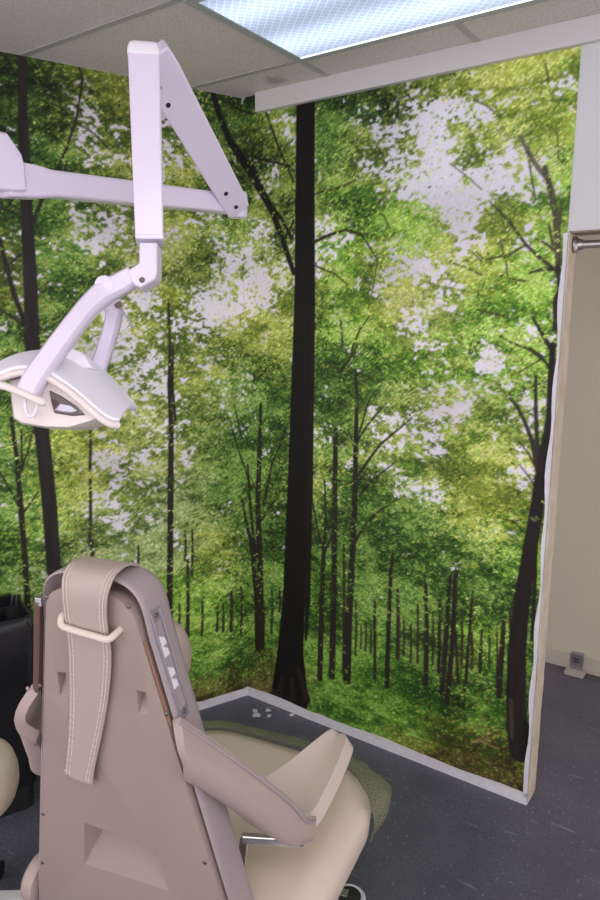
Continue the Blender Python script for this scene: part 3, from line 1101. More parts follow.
# padded back in front of the cover; its rounded rim shows round the cover
ol2 = back_outline(0.012, 1.285, 0.36)
bm = NEW()
loops = []
for off, sc in ((0.050, 0.86), (0.032, 0.92), (0.010, 0.97), (0.012, 0.992), (0.022, 1.0), (0.072, 1.0), (0.090, 0.985), (0.100, 0.95), (0.104, 0.85)):
    loops.append([bp(x * sc, 0.85 + (z - 0.85) * (1 - (1 - sc) * 0.35), off) for x, z in ol2])
add_loft(bm, loops)
link('back_cushion', bm, M_mauve, chair, smooth=60)

# strap over the top of the back
path = [  # left edge r, right edge r, z, off
    (-0.040, 0.062, 1.100, 0.112), (-0.040, 0.064, 1.200, 0.112), (-0.041, 0.066, 1.272, 0.092), (-0.042, 0.068, 1.296, 0.050), (-0.041, 0.069, 1.294, 0.010),
    (-0.040, 0.067, 1.278, -0.010), (-0.040, 0.060, 1.250, -0.018), (-0.043, 0.053, 1.210, -0.018), (-0.046, 0.050, 1.170, -0.015), (-0.050, 0.047, 1.130, -0.012),
    (-0.060, 0.034, 1.065, -0.010), (-0.071, 0.016, 0.998, -0.009), (-0.088, -0.012, 0.910, -0.010), (-0.111, -0.044, 0.815, -0.012)]
pp = catmull(path, 40)
rows = [[bp(a + (b_ - a) * t, z - (0.012 * (t - 0.0) if k == 39 else 0), off - 0.004 * math.sin(math.pi * t)) for t in np.linspace(0, 1, 7)]
        for k, (a, b_, z, off) in enumerate(pp)]
bm = NEW()
add_sheet(bm, rows, 0.005)
strap = link('headrest_strap', bm, M_strap, chair, smooth=60, bevel=0.0015)
bm = NEW()
fine = catmull(path, 300)
for side in (0, 1):
    for k in range(34, 299):
        if k % 4 > 1:
            continue
        for din in (0.006, 0.013):
            a, b_, z, off = fine[k]
            a2, b2, z2, off2 = fine[min(k + 2, 299)]
            x, x2 = (a + din, a2 + din) if side == 0 else (b_ - din, b2 - din)
            p, p2 = bp(x, z, off - 0.0036 - 0.0008), bp(x2, z2, off2 - 0.0036 - 0.0008)
            nrm = (p2 - p).cross(Vector((1, 0, 0))).normalized() * 0.0008
            if nrm.y > 0:
                nrm = -nrm
            if k < 120:
                p, p2 = p + nrm, p2 + nrm
            add_beam(bm, [p, p2], (1, 0, 0), 0.0016, 0.0018)
for t in np.linspace(0.04, 0.92, 16):                                  # folded end hem
    a, b_, z, off = fine[-1]
    x = a + (b_ - a) * t
    add_beam(bm, [bp(x, z + 0.010 - 0.012 * t, off - 0.0042), bp(x + 0.0028, z + 0.0099 - 0.012 * t, off - 0.0042)], (0, 0, 1), 0.0015, 0.0018)
link('stitching', bm, M_thread, strap, smooth=0)

# loop that holds the strap
bm = NEW()
add_tube(bm, catmull([bp(-0.050, 1.200, 0.004), bp(-0.0505, 1.196, -0.018), bp(-0.046, 1.182, -0.027), bp(-0.025, 1.178, -0.029), bp(0.03, 1.173, -0.030),
                      bp(0.056, 1.171, -0.029), bp(0.064, 1.176, -0.019), bp(0.066, 1.182, 0.004)], 28), 0.0068, 12, flat=0.75)
link('strap_loop', bm, M_arm, chair)

# toothed rails down both edges of the back
for sx in (1, -1):
    x0, z0, x1, z1 = (0.110, 1.208, 0.153, 0.985) if sx > 0 else (0.122, 1.200, 0.163, 0.995)
    o0 = 0.040 if sx > 0 else 0.020
    bm = NEW()
    ax = Vector((sx, 0, 0.19 * 1.0)).normalized()
    p0, p1 = bp(sx * x0, z0, o0), bp(sx * x1, z1, o0)
    add_beam(bm, [p0, p1], (0, 1, 0), 0.034, 0.006)
    for dy in (-0.0155, 0.0155):
        q0, q1 = p0 + Vector((sx * 0.006, dy, 0.001)), p1 + Vector((sx * 0.006, dy, 0.001))
        add_beam(bm, [q0, q1], (0, 1, 0), 0.0045, 0.010)
    for f_ in (0.0, 1.0):
        c = p0.lerp(p1, 0.03 + 0.94 * f_) + Vector((sx * 0.004, 0, 0.001))
        add_beam(bm, [c - (p1 - p0).normalized() * 0.012, c + (p1 - p0).normalized() * 0.012], (0, 1, 0), 0.033, 0.010)
    rail = link('ratchet_rail', bm, M_alu if sx > 0 else M_brown, chair, smooth=0, bevel=0.0012)
    if sx < 0:
        rail['label'] = 'dark bronze rail'
    for f_ in (0.26, 0.36, 0.55, 0.66):
        bm = NEW()
        c = p0.lerp(p1, f_) + Vector((sx * 0.006, 0, 0.001))
        d = (p1 - p0).normalized()
        add_prism(bm, [c - d * 0.013 + Vector((0, -0.012, 0)), c - d * 0.004 + Vector((0, 0.004, 0)), c + d * 0.010 + Vector((0, 0.006, 0)), c + d * 0.012 + Vector((0, -0.012, 0))],
                  (sx * 0.005, 0, 0))
        link('tooth', bm, M_white, rail, smooth=0, bevel=0.001)
    for f_ in (0.035, 0.95):
        bm = NEW()
        c = p0.lerp(p1, f_) + Vector((sx * 0.0075, 0, 0.001))
        add_lathe(bm, [(0.0048, 0), (0.0048, 0.003), (0.003, 0.0045)], c, 14, (sx, 0, 0.19))
        link('screw', bm, M_screw, rail)

# round-ended neck cushion on the front of the back
bm = NEW()
loops = []
for k in range(17):
    a = -math.pi / 2 + math.pi * k / 16
    x = 0.031 + 0.088 * math.sin(a)
    s_ = max(0.02, math.cos(a)) ** 0.5
    loops.append([bp(x, 1.065 + 0.086 * s_ * math.sin(t), 0.135 + 0.050 * s_ * math.cos(t)) for t in np.linspace(0, 2 * math.pi, 25)[:-1]])
add_loft(bm, loops)
link('neck_cushion', bm, M_vinyl, chair, smooth=60)

# russet welt showing at the right edge of the cover
bm = NEW()
add_tube(bm, [bp(half_w(z) + 0.001, z, 0.004) for z in np.linspace(1.16, 0.985, 14)], 0.0022, 8)
o = link('welt', bm, material('russet_welt', srgb(150, 104, 86), 0.7), chair)
# bright clip at the head of the left rail
bm = NEW()
add_box(bm, (-0.132, -TAN * 1.205 + 0.004, 1.196), (-0.116, -TAN * 1.205 + 0.050, 1.214))
link('clip', bm, M_alu, chair, smooth=0, bevel=0.002)
# screws in the cover
for x, z in ((-0.096, 1.222), (-0.150, 1.012), (-0.190, 0.858), (-0.205, 0.668), (-0.235, 0.52), (0.090, 1.232), (0.146, 1.012), (0.198, 0.668)):
    bm = NEW()
    add_lathe(bm, [(0.0042, -0.001), (0.0042, 0.0012), (0.002, 0.0022)], bp(x, z, 0), 12, (0, -1, 0))
    link('screw', bm, M_screw, chair)


# armrests: a padded wing sweeping forward from the back, a saddle-shaped pad and a chrome bar
def armrest(sx):
    def mx(p):
        return Vector((p[0] * (1 if sx > 0 else -1.07), p[1], p[2]))
    top = catmull([(0.160, -0.112, 0.998), (0.200, -0.060, 0.930), (0.262, 0.010, 0.830), (0.318, 0.072, 0.735), (0.342, 0.106, 0.672), (0.352, 0.138, 0.652)], 24)
    low = catmull([(0.172, -0.105, 0.878), (0.192, -0.070, 0.836), (0.226, -0.010, 0.760), (0.255, 0.050, 0.678), (0.292, 0.092, 0.626), (0.322, 0.140, 0.608)], 24)
    rows = []
    for a, b_ in zip(top, low):
        a, b_ = Vector(a), Vector(b_)
        rows.append([mx(a.lerp(b_, t) + Vector((0.020, -0.028, -0.006)) * math.sin(math.pi * t)) for t in np.linspace(0, 1, 9)])
    bm = NEW()
    add_sheet(bm, rows, 0.022)
    w_ = link('arm_wing', bm, M_vinyl, chair, smooth=60, bevel=0.008, segs=3)
    bm = NEW()
    for crv in (top, low):
        add_tube(bm, [mx(Vector(p) + Vector((0.012, -0.012, 0.002))) for p in crv], 0.0032, 8)
    link('piping', bm, M_mauve, w_)
    # pad: rows from the low saddle at the rear to the raised front end
    outer = catmull([(0.300, 0.060, 0.735), (0.336, 0.108, 0.672), (0.353, 0.152, 0.655), (0.364, 0.230, 0.668), (0.368, 0.320, 0.684), (0.364, 0.400, 0.692), (0.350, 0.425, 0.688)], 22)
    inner = catmull([(0.165, 0.100, 0.715), (0.175, 0.160, 0.674), (0.200, 0.215, 0.662), (0.238, 0.280, 0.674), (0.266, 0.340, 0.686), (0.290, 0.405, 0.692), (0.298, 0.428, 0.688)], 22)
    rows = []
    for a, b_ in zip(outer, inner):
        a, b_ = Vector(a), Vector(b_)
        rows.append([mx(a.lerp(b_, t) + Vector((0, 0, -0.012 * math.sin(math.pi * t) - 0.020))) for t in np.linspace(0, 1, 9)])
    bm = NEW()
    add_sheet(bm, rows, 0.042)
    link('arm_pad', bm, M_arm, chair, smooth=60, bevel=0.010, segs=3)
    bm = NEW()
    add_beam(bm, [mx((0.215, 0.055, 0.622)), mx((0.345, 0.104, 0.612))], (0, 0, 1), 0.020, 0.014)
    add_beam(bm, [mx((0.222, 0.060, 0.622)), mx((0.200, 0.060, 0.45))], (1, 0, 0), 0.020, 0.014)
    link('arm_bar', bm, M_chrome, chair, smooth=0, bevel=0.003)


armrest(1)
armrest(-1)


# seat: deep cream body, rounded front, tapering towards the base
def plan(w_, f0, f1, rad, z, n=10):
    pts = []
    for cx_, cy_, a0 in ((w_ - rad, f1 - rad, 0), (-w_ + rad, f1 - rad, 90), (-w_ + 0.03, f0 + 0.03, 180), (w_ - 0.03, f0 + 0.03, 270)):
        rr = rad if a0 < 180 else 0.03
        for k in range(n):
            a = math.radians(a0 + 90 * k / (n - 1))
            pts.append(Vector((cx_ + rr * math.cos(a), cy_ + rr * math.sin(a), z)))
    return pts


bm = NEW()
add_loft(bm, [plan(0.20, 0.06, 0.36, 0.12, 0.075), plan(0.23, 0.03, 0.44, 0.14, 0.15), plan(0.290, 0.0, 0.53, 0.17, 0.28), plan(0.334, -0.02, 0.595, 0.17, 0.40),
              plan(0.340, -0.03, 0.605, 0.19, 0.455), plan(0.325, -0.03, 0.590, 0.18, 0.487), plan(0.27, -0.02, 0.545, 0.16, 0.500), plan(0.12, 0.0, 0.40, 0.10, 0.503)])
bmesh.ops.transform(bm, matrix=Matrix.Translation((0.045, 0, 0)) @ Matrix.Rotation(math.radians(-5), 4, 'Z'), verts=bm.verts)
seat = link('seat', bm, M_seat, chair, smooth=60)
# clear protective sheet pulled over the foot end of the seat
M_clear = bpy.data.materials.new('clear_vinyl')
M_clear.use_nodes = True
nt = M_clear.node_tree
b = nt.nodes['Principled BSDF']
b.inputs['Base Color'].default_value = (0.36, 0.37, 0.22, 1)  # olive tint stands in for the green mural reflected in the sheet
b.inputs['Roughness'].default_value = 0.12
b.inputs['Alpha'].default_value = 0.22
b.inputs['Specular IOR Level'].default_value = 0.8
_n = nt.nodes.new('ShaderNodeTexNoise')
_n.inputs['Scale'].default_value = 9
_t = nt.nodes.new('ShaderNodeTexCoord')
_b2 = nt.nodes.new('ShaderNodeBump')
_b2.inputs['Strength'].default_value = 0.1
_b2.inputs['Distance'].default_value = 0.01
nt.links.new(_t.outputs['Object'], _n.inputs['Vector'])
nt.links.new(_n.outputs['Fac'], _b2.inputs['Height'])
nt.links.new(_b2.outputs['Normal'], b.inputs['Normal'])
rows = []
for k in range(25):
    a = math.radians(14 + 150 * k / 24)
    ca, sa = math.cos(a), math.sin(a)
    ripple = 0.004 * math.sin(k * 1.7)
    fl = min(1.0, (k + 0.4) / 5, (24.4 - k) / 5)
    fl = math.sin(fl * math.pi / 2)

    def ring(rx, ry, z):
        e = 0.62
        return Vector((rx * math.copysign(abs(ca) ** e, ca), 0.30 + ry * math.copysign(abs(sa) ** e, sa), z))
    rows.append([ring(0.335, 0.285, 0.506), ring(0.350 + 0.008 * fl, 0.300 + 0.010 * fl, 0.502), ring(0.352 + 0.040 * fl + ripple, 0.306 + 0.036 * fl + ripple, 0.490),
                 ring(0.354 + 0.062 * fl + ripple, 0.308 + 0.056 * fl + ripple, 0.468), ring(0.352 + 0.064 * fl + ripple, 0.308 + 0.056 * fl, 0.436),
                 ring(0.346 + 0.036 * fl, 0.304 + 0.036 * fl, 0.400)])
bm = NEW()
add_sheet(bm, rows, 0.0015)
bmesh.ops.transform(bm, matrix=Matrix.Translation((0.045, 0, 0)) @ Matrix.Rotation(math.radians(-5), 4, 'Z'), verts=bm.verts)
o = link('foot_cover', bm, M_clear, chair, smooth=60)
o['label'] = 'clear plastic cover over the foot end'

# base under the seat
bm = NEW()
add_loft(bm, [plan(0.24, -0.12, 0.40, 0.12, 0.0), plan(0.24, -0.12, 0.40, 0.12, 0.03), plan(0.21, -0.06, 0.37, 0.11, 0.05), plan(0.19, 0.06, 0.34, 0.1, 0.078)])
link('base', bm, M_arm, chair, smooth=40)
# bracket pads low on both sides where back and seat meet
for sx in (-1, 1):
    bm = NEW()
    add_lathe(bm, [(0.004, -0.022), (0.045, -0.022), (0.060, -0.012), (0.062, 0.010), (0.052, 0.022), (0.004, 0.026)], (sx * 0.300, 0.005, 0.405), 24, (sx, 0, 0.1))
    link('hinge_cover', bm, M_vinyl, chair, smooth=50)
# ------------------------------------------------------------------ the dental lamp and its jointed arm
M_enamel = material('white_enamel', srgb(232, 222, 243), 0.32, coat=0.3)
M_ivory = material('ivory_housing', srgb(230, 219, 216), 0.4)
M_pearl = material('pearl_cover', srgb(246, 243, 254), 0.55)
p_in = at(24, 181.5, 1.53)
p_out = at(232, 204.5, 2.02)
adir = (p_out - p_in).normalized()
base = p_in - adir * 0.36
base.z = CEIL
lamp = empty('dental_lamp', base)
tag(lamp, 'white dental operating lamp hanging from a jointed arm over the chair', 'dental lamp')


def L(p):
    return Vector(p) - lamp.location


def px_prism(bm, pts, d0, d1):
    """outline seen at depth d0, carried straight back to depth d1"""
    a = [L(at(x, y, d0)) for x, y in pts]
    add_prism(bm, a, (RM @ Vector((0, 0, -1))) * (d1 - d0))


bm = NEW()
add_lathe(bm, [(0.13, -0.0035), (0.13, -0.022), (0.06, -0.04), (0.032, -0.055), (0.032, p_in.z - CEIL)], (0, 0, 0), 32)
link('mounting_pole', bm, M_enamel, lamp)
bm = NEW()
nrm = Vector((-adir.y, adir.x, 0))
hub0 = p_in - adir * 0.03
loops = []
for s_, hw, hz0, hz1 in ((-0.36, 0.042, -0.028, 0.090), (-0.02, 0.042, -0.028, 0.090), (0.012, 0.040, -0.026, 0.050), (0.014, 0.036, -0.022, 0.040)):
    c = hub0 + adir * s_
    loops.append([L(c + nrm * (hw * a) + Vector((0, 0, z))) for a, z in ((-1, hz0), (1, hz0), (1, hz1 * 0.5), (0.75, hz1), (-0.75, hz1), (-1, hz1 * 0.5))])
add_loft(bm, loops)
link('arm_hub', bm, M_enamel, lamp, smooth=30, bevel=0.004)
bm = NEW()
pts = [p_in - adir * 0.05, p_in + adir * 0.02, p_in + adir * 0.06, p_out]
add_beam(bm, [L(p) for p in pts], (0, 0, 1), [0.075, 0.070, 0.058, 0.054], [0.055, 0.05, 0.046, 0.044])
link('fixed_arm', bm, M_enamel, lamp, smooth=30, bevel=0.006)
# elbow at the end of the fixed arm
E_ = at(241, 205, 2.03)
bm = NEW()
add_lathe(bm, [(0.026, -0.036), (0.030, -0.030), (0.030, 0.028), (0.026, 0.036)], L(p_out + adir * 0.022), 24)
link('elbow', bm, M_enamel, lamp)
# spring arm rising towards the room
T_ = at(150, 52, 1.565)
E2 = at(234, 202, 1.985)
sd = (T_ - E2).normalized()
view = ((T_ + E2) / 2 - EYE).normalized()
wdir = sd.cross(view).normalized()
if wdir.x < 0:
    wdir = -wdir
bm = NEW()
add_beam(bm, [L(E2 - sd * 0.025), L(E2), L(E2.lerp(T_, 0.9)), L(T_)], wdir, [0.066, 0.074, 0.090, 0.084], [0.040, 0.044, 0.044, 0.04])
sa_ = link('spring_arm', bm, M_enamel, lamp, smooth=30, bevel=0.005)
fn = sd.cross(wdir)
if fn.dot(view) > 0:
    fn = -fn
for t, u_ in ((0.86, -0.022), (0.76, -0.024), (0.12, -0.008), (0.0, -0.002)):
    bm = NEW()
    add_lathe(bm, [(0.0062, -0.001), (0.0062, 0.0012)], L(E2.lerp(T_, t) + wdir * u_ + fn * 0.0222), 14, fn)
    link('bolt_hole', bm, M_dark, sa_)
# upright drop arm with its cap
P0_, P1_ = at(144.5, 61, 1.47), at(150, 240, 1.475)
sx_ = Vector((0.985, 0.17, 0))
bm = NEW()
add_beam(bm, [L(P0_), L(P1_)], sx_, [0.065, 0.058], [0.068, 0.060])
drop = link('drop_arm', bm, M_enamel, lamp, smooth=30, bevel=0.004)
bm = NEW()
dd = (P1_ - P0_).normalized()
add_beam(bm, [L(P0_ - dd * 0.030), L(P0_ - dd * 0.024), L(P0_ - dd * 0.012), L(P0_ + dd * 0.004)], sx_, [0.044, 0.058, 0.066, 0.068], [0.046, 0.062, 0.069, 0.071])
cap = link('end_cap', bm, M_pearl, drop, smooth=30, bevel=0.005)
bm = NEW()
add_beam(bm, [L(P1_ - dd * 0.004), L(P1_ + dd * 0.006)], sx_, 0.058, 0.062)
link('collar', bm, M_enamel, drop, smooth=30, bevel=0.002)
# knuckle below it
bm = NEW()
px_prism(bm, [(139, 242), (139, 263), (127, 270.5), (134, 285), (141, 287.5), (155, 279), (157, 272), (157, 242)], 1.448, 1.502)
kn = link('knuckle', bm, M_enamel, lamp, smooth=30, bevel=0.004)
bm = NEW()
add_lathe(bm, [(0.006, -0.002), (0.006, 0.001), (0.0035, 0.0012), (0.003, -0.0005)], L(at(142, 280, 1.4465)), 16, -view)
link('screw', bm, M_screw, kn)
# yoke: near and far arms
bm = NEW()
yp = catmull([(133, 277, 1.475, 20), (119, 285, 1.470, 21), (104, 293, 1.462, 22), (88, 308, 1.440, 20), (72, 328, 1.415, 20), (52, 355, 1.392, 21), (36, 378, 1.375, 22), (27, 395, 1.365, 22)], 22)
loops = []
P_ = [L(at(x, y, d)) for x, y, d, w_ in yp]
vw = RM @ Vector((0, 0, -1))
for i, (x, y, d, w_) in enumerate(yp):
    t = (P_[min(i + 1, 21)] - P_[max(i - 1, 0)]).normalized()
    s_ = t.cross(vw).normalized()
    b_ = t.cross(s_)
    hw, hd = w_ / FPX * d / 2, 0.020
    loops.append([P_[i] + s_ * (a * hw) + b_ * (c_ * hd) for a, c_ in ((-1, -0.6), (-0.7, -1), (0.7, -1), (1, -0.6), (1, 0.6), (0.7, 1), (-0.7, 1), (-1, 0.6))])
add_loft(bm, loops)
yk = link('yoke', bm, M_enamel, lamp, smooth=45)
bm = NEW()
yp = catmull([(104, 292, 1.470, 20), (113, 306, 1.500, 17), (113, 322, 1.545, 15), (106, 346, 1.590, 15), (98, 370, 1.610, 15), (95, 382, 1.615, 15)], 18)
loops = []
P_ = [L(at(x, y, d)) for x, y, d, w_ in yp]
for i, (x, y, d, w_) in enumerate(yp):
    t = (P_[min(i + 1, 17)] - P_[max(i - 1, 0)]).normalized()
    s_ = t.cross(vw).normalized()
    b_ = t.cross(s_)
    hw, hd = w_ / FPX * d / 2, 0.014
    loops.append([P_[i] + s_ * (a * hw) + b_ * (c_ * hd) for a, c_ in ((-1, -0.6), (-0.7, -1), (0.7, -1), (1, -0.6), (1, 0.6), (0.7, 1), (-0.7, 1), (-1, 0.6))])
add_loft(bm, loops)
link('yoke', bm, M_enamel, lamp, smooth=45)
bm = NEW()                                                     # rounded boss on the yoke
add_lathe(bm, [(0.014, -0.0215), (0.020, -0.019), (0.020, 0.019), (0.014, 0.0215)], L(at(106.5, 287, 1.466)), 20, vw)
link('boss', bm, M_enamel, yk)
bm = NEW()
add_lathe(bm, [(0.007, 0), (0.008, 0.006), (0.006, 0.010)], L(at(118, 305, 1.49)), 14, L(at(124, 300, 1.40)) - L(at(118, 305, 1.49)))
kn2 = link('tension_knob', bm, M_brown, lamp)
bm = NEW()
add_tube(bm, [L(at(119, 306, 1.485)), L(at(134, 328, 1.47))], 0.0022, 8)
link('pin', bm, M_alu, kn2)
# lamp head: ivory housing, arched pearl cover, window, grips
bm = NEW()
hp = [(5, 378), (10, 418), (18, 424), (45, 428.5), (70, 429), (88, 424), (100, 420), (104, 414), (88, 402), (68, 388), (45, 378), (22, 374)]
a_ = [L(at(x, y, 1.388)) for x, y in hp]
c_ = sum(a_, Vector()) / len(a_)
loops = []
for dd_, k in ((0.0, 0.90), (0.010, 0.97), (0.03, 1.0), (0.13, 0.97), (0.155, 0.92), (0.17, 0.80)):
    loops.append([c_ + (p - c_) * k + vw * dd_ for p in a_])
add_loft(bm, loops)
head = link('lamp_housing', bm, M_ivory, lamp, smooth=50)
near = catmull([(-34, 412, 1.37), (-16, 388, 1.372), (4, 374, 1.375), (24, 369, 1.378), (46, 374, 1.38), (62, 383, 1.38), (80, 397, 1.38), (97, 412, 1.38), (109, 420, 1.385), (119, 422, 1.395)], 34)
far = catmull([(-30, 402, 1.60), (-12, 378, 1.60), (8, 364, 1.60), (30, 356, 1.60), (52, 352, 1.60), (72, 355, 1.60), (92, 364, 1.60), (108, 377, 1.60), (124, 394, 1.59), (137, 410, 1.58)], 34)
rows = []
for a, b_ in zip(near, far):
    r_ = []
    for t in np.linspace(0, 1, 9):
        x, y, d = (a[i] + (b_[i] - a[i]) * t for i in range(3))
        r_.append(L(at(x, y - 7 * math.sin(math.pi * t), d)))
    rows.append(r_)
bm = NEW()
add_sheet(bm, rows, 0.014)
link('lamp_cover', bm, M_pearl, lamp, smooth=60, bevel=0.004)
bm = NEW()                                                     # lower lip under the cover's near edge
lip = [L(at(x, y + 3.5, d - 0.004)) for x, y, d in near]
add_tube(bm, lip, 0.0075, 10)
link('cover_lip', bm, M_ivory, head)
bm = NEW()
px_prism(bm, [(49, 390), (61, 396), (76, 406), (85, 415), (72, 416), (54, 413), (51, 402)], 1.384, 1.40)  # flat dark panel, the shade of the recess put into its colour
win = link('lamp_window', bm, material('shaded_window_recess', srgb(92, 74, 72), 0.15, spec=0.6), head, smooth=0, bevel=0.002)
bm = NEW()
px_prism(bm, [(54, 410), (60, 403), (70, 405), (78, 411), (72, 413), (62, 412)], 1.380, 1.386)
link('reflector', bm, M_alu, win, smooth=0, bevel=0.002)
bm = NEW()
px_prism(bm, [(57, 366), (62, 348.5), (66, 346), (80, 351.5), (84, 355), (92, 368)], 1.49, 1.54)
link('cover_catch', bm, M_pearl, head, smooth=30, bevel=0.004)
bm = NEW()
add_tube(bm, catmull([L(at(-30, 379, 1.36)), L(at(-8, 383, 1.355)), L(at(10, 388, 1.35)), L(at(28, 395.5, 1.348)), L(at(40, 401, 1.348)), L(at(47, 403.5, 1.352))], 20), [0.008] * 16 + [0.0085, 0.0085, 0.0075, 0.005], 12)
link('grip', bm, M_ivory, head)
bm = NEW()
add_tube(bm, catmull([L(at(25, 396, 1.362)), L(at(25.5, 408, 1.36)), L(at(28, 415, 1.36)), L(at(33, 416, 1.36)), L(at(37, 408, 1.36)), L(at(38, 399, 1.362))], 18), 0.0035, 8)
link('grip_loop', bm, M_white, head)
bm = NEW()
add_tube(bm, [L(at(112, 398, 1.56)), L(at(126, 398, 1.555)), L(at(133, 401.5, 1.55))], [0.010, 0.008, 0.005], 12)
link('grip', bm, M_ivory, head)

# ------------------------------------------------------------------ bin with a black liner, left of the chair
M_liner = material('black_bin_liner', (0.010, 0.010, 0.014, 1), 0.36, bump=(14, 0.7), spec=0.5)
M_bin = material('dark_grey_bin', (0.02, 0.02, 0.022, 1), 0.5)
nb_ = on_plane(36, 640, lw(0, 0.30, 0), NL)
tb = -(nb_ - C0).dot(V) * -1
ang_l = math.atan2(-V.y, -V.x)
HWX, HWY = 0.19, 0.125
bc = lw((nb_ - C0).dot(V) + HWX + 0.005, 0.165, 0)
binn = empty('waste_bin', (bc.x, bc.y, 0), ang_l)
tag(binn, 'tall black bin lined with a glossy black bag, standing left of the dental chair', 'waste bin')


def rrect(hx, hy, z, rad=0.035, n=6):
    pts = []
    for cx_, cy_, a0 in ((hx - rad, hy - rad, 0), (-hx + rad, hy - rad, 90), (-hx + rad, -hy + rad, 180), (hx - rad, -hy + rad, 270)):
        for k in range(n):
            a = math.radians(a0 + 90 * k / (n - 1))
            pts.append(Vector((cx_ + rad * math.cos(a), cy_ + rad * math.sin(a), z)))
    return pts


BH = 0.72
bm = NEW()
add_loft(bm, [rrect(HWX - 0.03, HWY - 0.02, 0.0), rrect(HWX - 0.02, HWY - 0.015, 0.3), rrect(HWX - 0.012, HWY - 0.012, BH - 0.02),
              rrect(HWX - 0.018, HWY - 0.018, BH - 0.02), rrect(HWX - 0.034, HWY - 0.025, 0.02)], cap=True)
link('bin_body', bm, M_bin, binn, smooth=40)
bm = NEW()
rr_ = random.Random(5)


def crinkle(lp, amt, k0):
    n = len(lp)
    return [p + Vector((math.sin(i * 1.9 + k0) * amt, math.cos(i * 2.3 + k0 * 1.7) * amt, math.sin(i * 1.3 + k0 * 2.1) * amt * 0.8)) for i, p in enumerate(lp)]


lv = [(HWX - 0.020, HWY - 0.010, 0.10, 0.002), (HWX - 0.010, HWY - 0.004, 0.25, 0.004), (HWX - 0.006, HWY - 0.002, 0.42, 0.004), (HWX - 0.001, HWY, 0.54, 0.005),
      (HWX + 0.004, HWY + 0.004, 0.62, 0.006), (HWX + 0.004, HWY + 0.004, 0.70, 0.006), (HWX + 0.002, HWY + 0.002, BH + 0.015, 0.005), (HWX - 0.008, HWY - 0.008, BH + 0.02, 0.004),
      (HWX - 0.018, HWY - 0.016, BH - 0.03, 0.004), (HWX - 0.03, HWY - 0.03, 0.45, 0.005), (HWX - 0.045, HWY - 0.045, 0.2, 0.004)]
add_loft(bm, [crinkle(rrect(hx, hy, z, 0.03, 9), amt, k * 0.8) for k, (hx, hy, z, amt) in enumerate(lv)], cap=False)
o = link('bin_liner', bm, M_liner, binn, smooth=60)

# ------------------------------------------------------------------ operator's stool, cut by the left edge of the photograph
sc_ = at(-52, 786, 1.90)
stool = empty('operator_stool', (sc_.x, sc_.y, 0))
tag(stool, 'round beige operator stool cushion at the left edge, below the black bin', 'stool')
sz = sc_.z
sr = (at(14, 786, 1.90) - sc_).length
bm = NEW()
add_lathe(bm, [(0.02, -0.070), (sr * 0.82, -0.070), (sr * 0.95, -0.050), (sr, -0.018), (sr, 0.016), (sr * 0.95, 0.048), (sr * 0.82, 0.066), (sr * 0.5, 0.074), (0.0, 0.076)], (0, 0, sz), 48)
link('seat', bm, M_seat, stool, smooth=60)
bm = NEW()
add_lathe(bm, [(0.030, 0.10), (0.030, 0.33), (0.020, 0.34), (0.020, sz - 0.085), (0.09, sz - 0.082), (0.09, sz - 0.071)], (0, 0, 0), 20)
link('column', bm, M_chrome, stool)
for k in range(5):
    a = 2 * math.pi * k / 5 + 0.3
    d = Vector((math.cos(a), math.sin(a), 0))
    bm = NEW()
    add_beam(bm, [d * 0.02 + Vector((0, 0, 0.11)), d * 0.15 + Vector((0, 0, 0.085)), d * 0.215 + Vector((0, 0, 0.068))], (d.y, -d.x, 0), [0.05, 0.04, 0.03], [0.03, 0.028, 0.02])
    lg = link('leg', bm, M_white, stool, smooth=30, bevel=0.004)
    bm = NEW()
    for s_ in (-1, 1):
        c = d * 0.215 + Vector((0, 0, 0.028)) + Vector((d.y, -d.x, 0)) * (0.012 * s_)
        add_lathe(bm, [(0.020, -0.008), (0.028, -0.005), (0.028, 0.005), (0.020, 0.008)], c, 18, (d.y, -d.x, 0))
    add_tube(bm, [d * 0.215 + Vector((0, 0, 0.026)), d * 0.215 + Vector((0, 0, 0.066))], 0.005, 8)
    link('caster', bm, M_dark, lg)

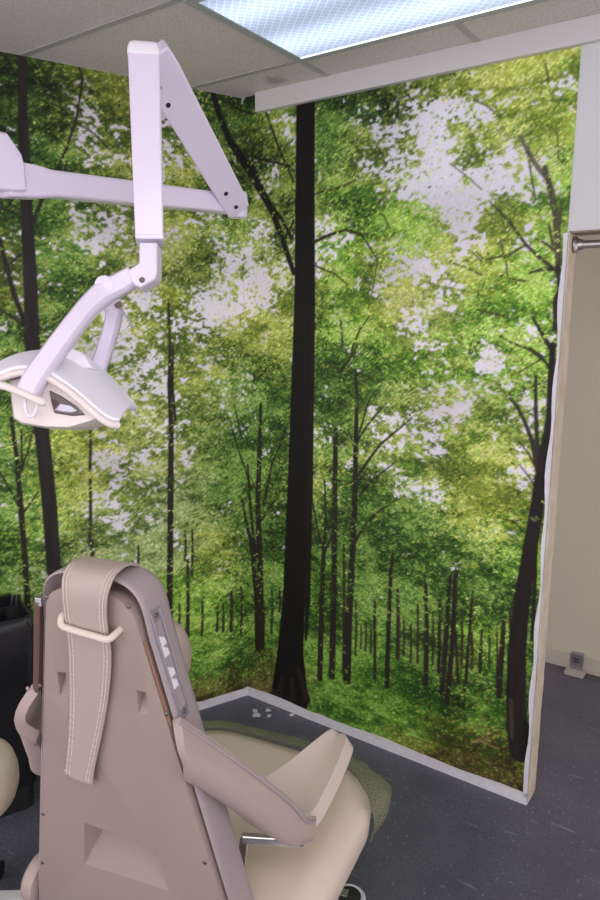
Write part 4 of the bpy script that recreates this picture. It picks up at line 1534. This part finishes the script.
# ------------------------------------------------------------------ flakes of wall paint on the floor by the mural corner
M_flake = material('paint_flake', srgb(214, 212, 220), 0.7)
fr = random.Random(3)
for fx_, fy_, fs_ in ((255, 711, 0.016), (256.5, 715.5, 0.020), (268, 710.5, 0.014), (269, 716, 0.011), (292, 715, 0.013)):
    c = on_plane(fx_, fy_, Vector((0, 0, 0)), Vector((0, 0, 1)))
    bm = NEW()
    k0 = fr.uniform(0, 6)
    add_prism(bm, [Vector((math.cos(k0 + a) * fs_ * fr.uniform(0.6, 1.1), math.sin(k0 + a) * fs_ * fr.uniform(0.6, 1.1), 0.0003)) for a in np.linspace(0, 6.28, 8)[:-1]], (0, 0, 0.0022))
    o = link('paint_flake', bm, M_flake, smooth=0)
    o.location = (c.x, c.y, 0)
    tag(o, 'tiny white flake of paint on the floor near the mural corner', 'paint flake', 'paint flakes on the floor by the mural')

# ------------------------------------------------------------------ foot control on the floor beside the chair base
fc = on_plane(349, 905, Vector((0, 0, 0)), Vector((0, 0, 1)))
foot = empty('foot_control', (fc.x, fc.y, 0), math.radians(-20))
tag(foot, 'small round foot control with a pale rim on the floor by the chair', 'foot control')
bm = NEW()
add_lathe(bm, [(0.046, 0), (0.050, 0.006), (0.050, 0.028), (0.044, 0.034), (0.036, 0.032)], (0, 0, 0), 36)
link('rim', bm, M_white, foot, smooth=40)
bm = NEW()
add_lathe(bm, [(0.036, 0.026), (0.036, 0.034), (0.028, 0.038), (0.0, 0.040)], (0, 0, 0), 30)
link('pedal', bm, M_dark, foot, smooth=40)
bm = NEW()
add_box(bm, (-0.030, -0.014, 0.034), (-0.004, 0.014, 0.041))
link('switch_plate', bm, M_alu, foot, smooth=0, bevel=0.002)
# ------------------------------------------------------------------ light
w = bpy.data.worlds.new('clinic_light')
SC.world = w
w.use_nodes = True
bg = w.node_tree.nodes['Background']
bg.inputs['Color'].default_value = (1.0, 0.955, 0.985, 1)
bg.inputs['Strength'].default_value = 1.75
SC.view_settings.view_transform = 'Standard'
SC.view_settings.look = 'None'
SC.view_settings.gamma = 1
SC.view_settings.use_curve_mapping = False
SC.view_settings.exposure = 0.1
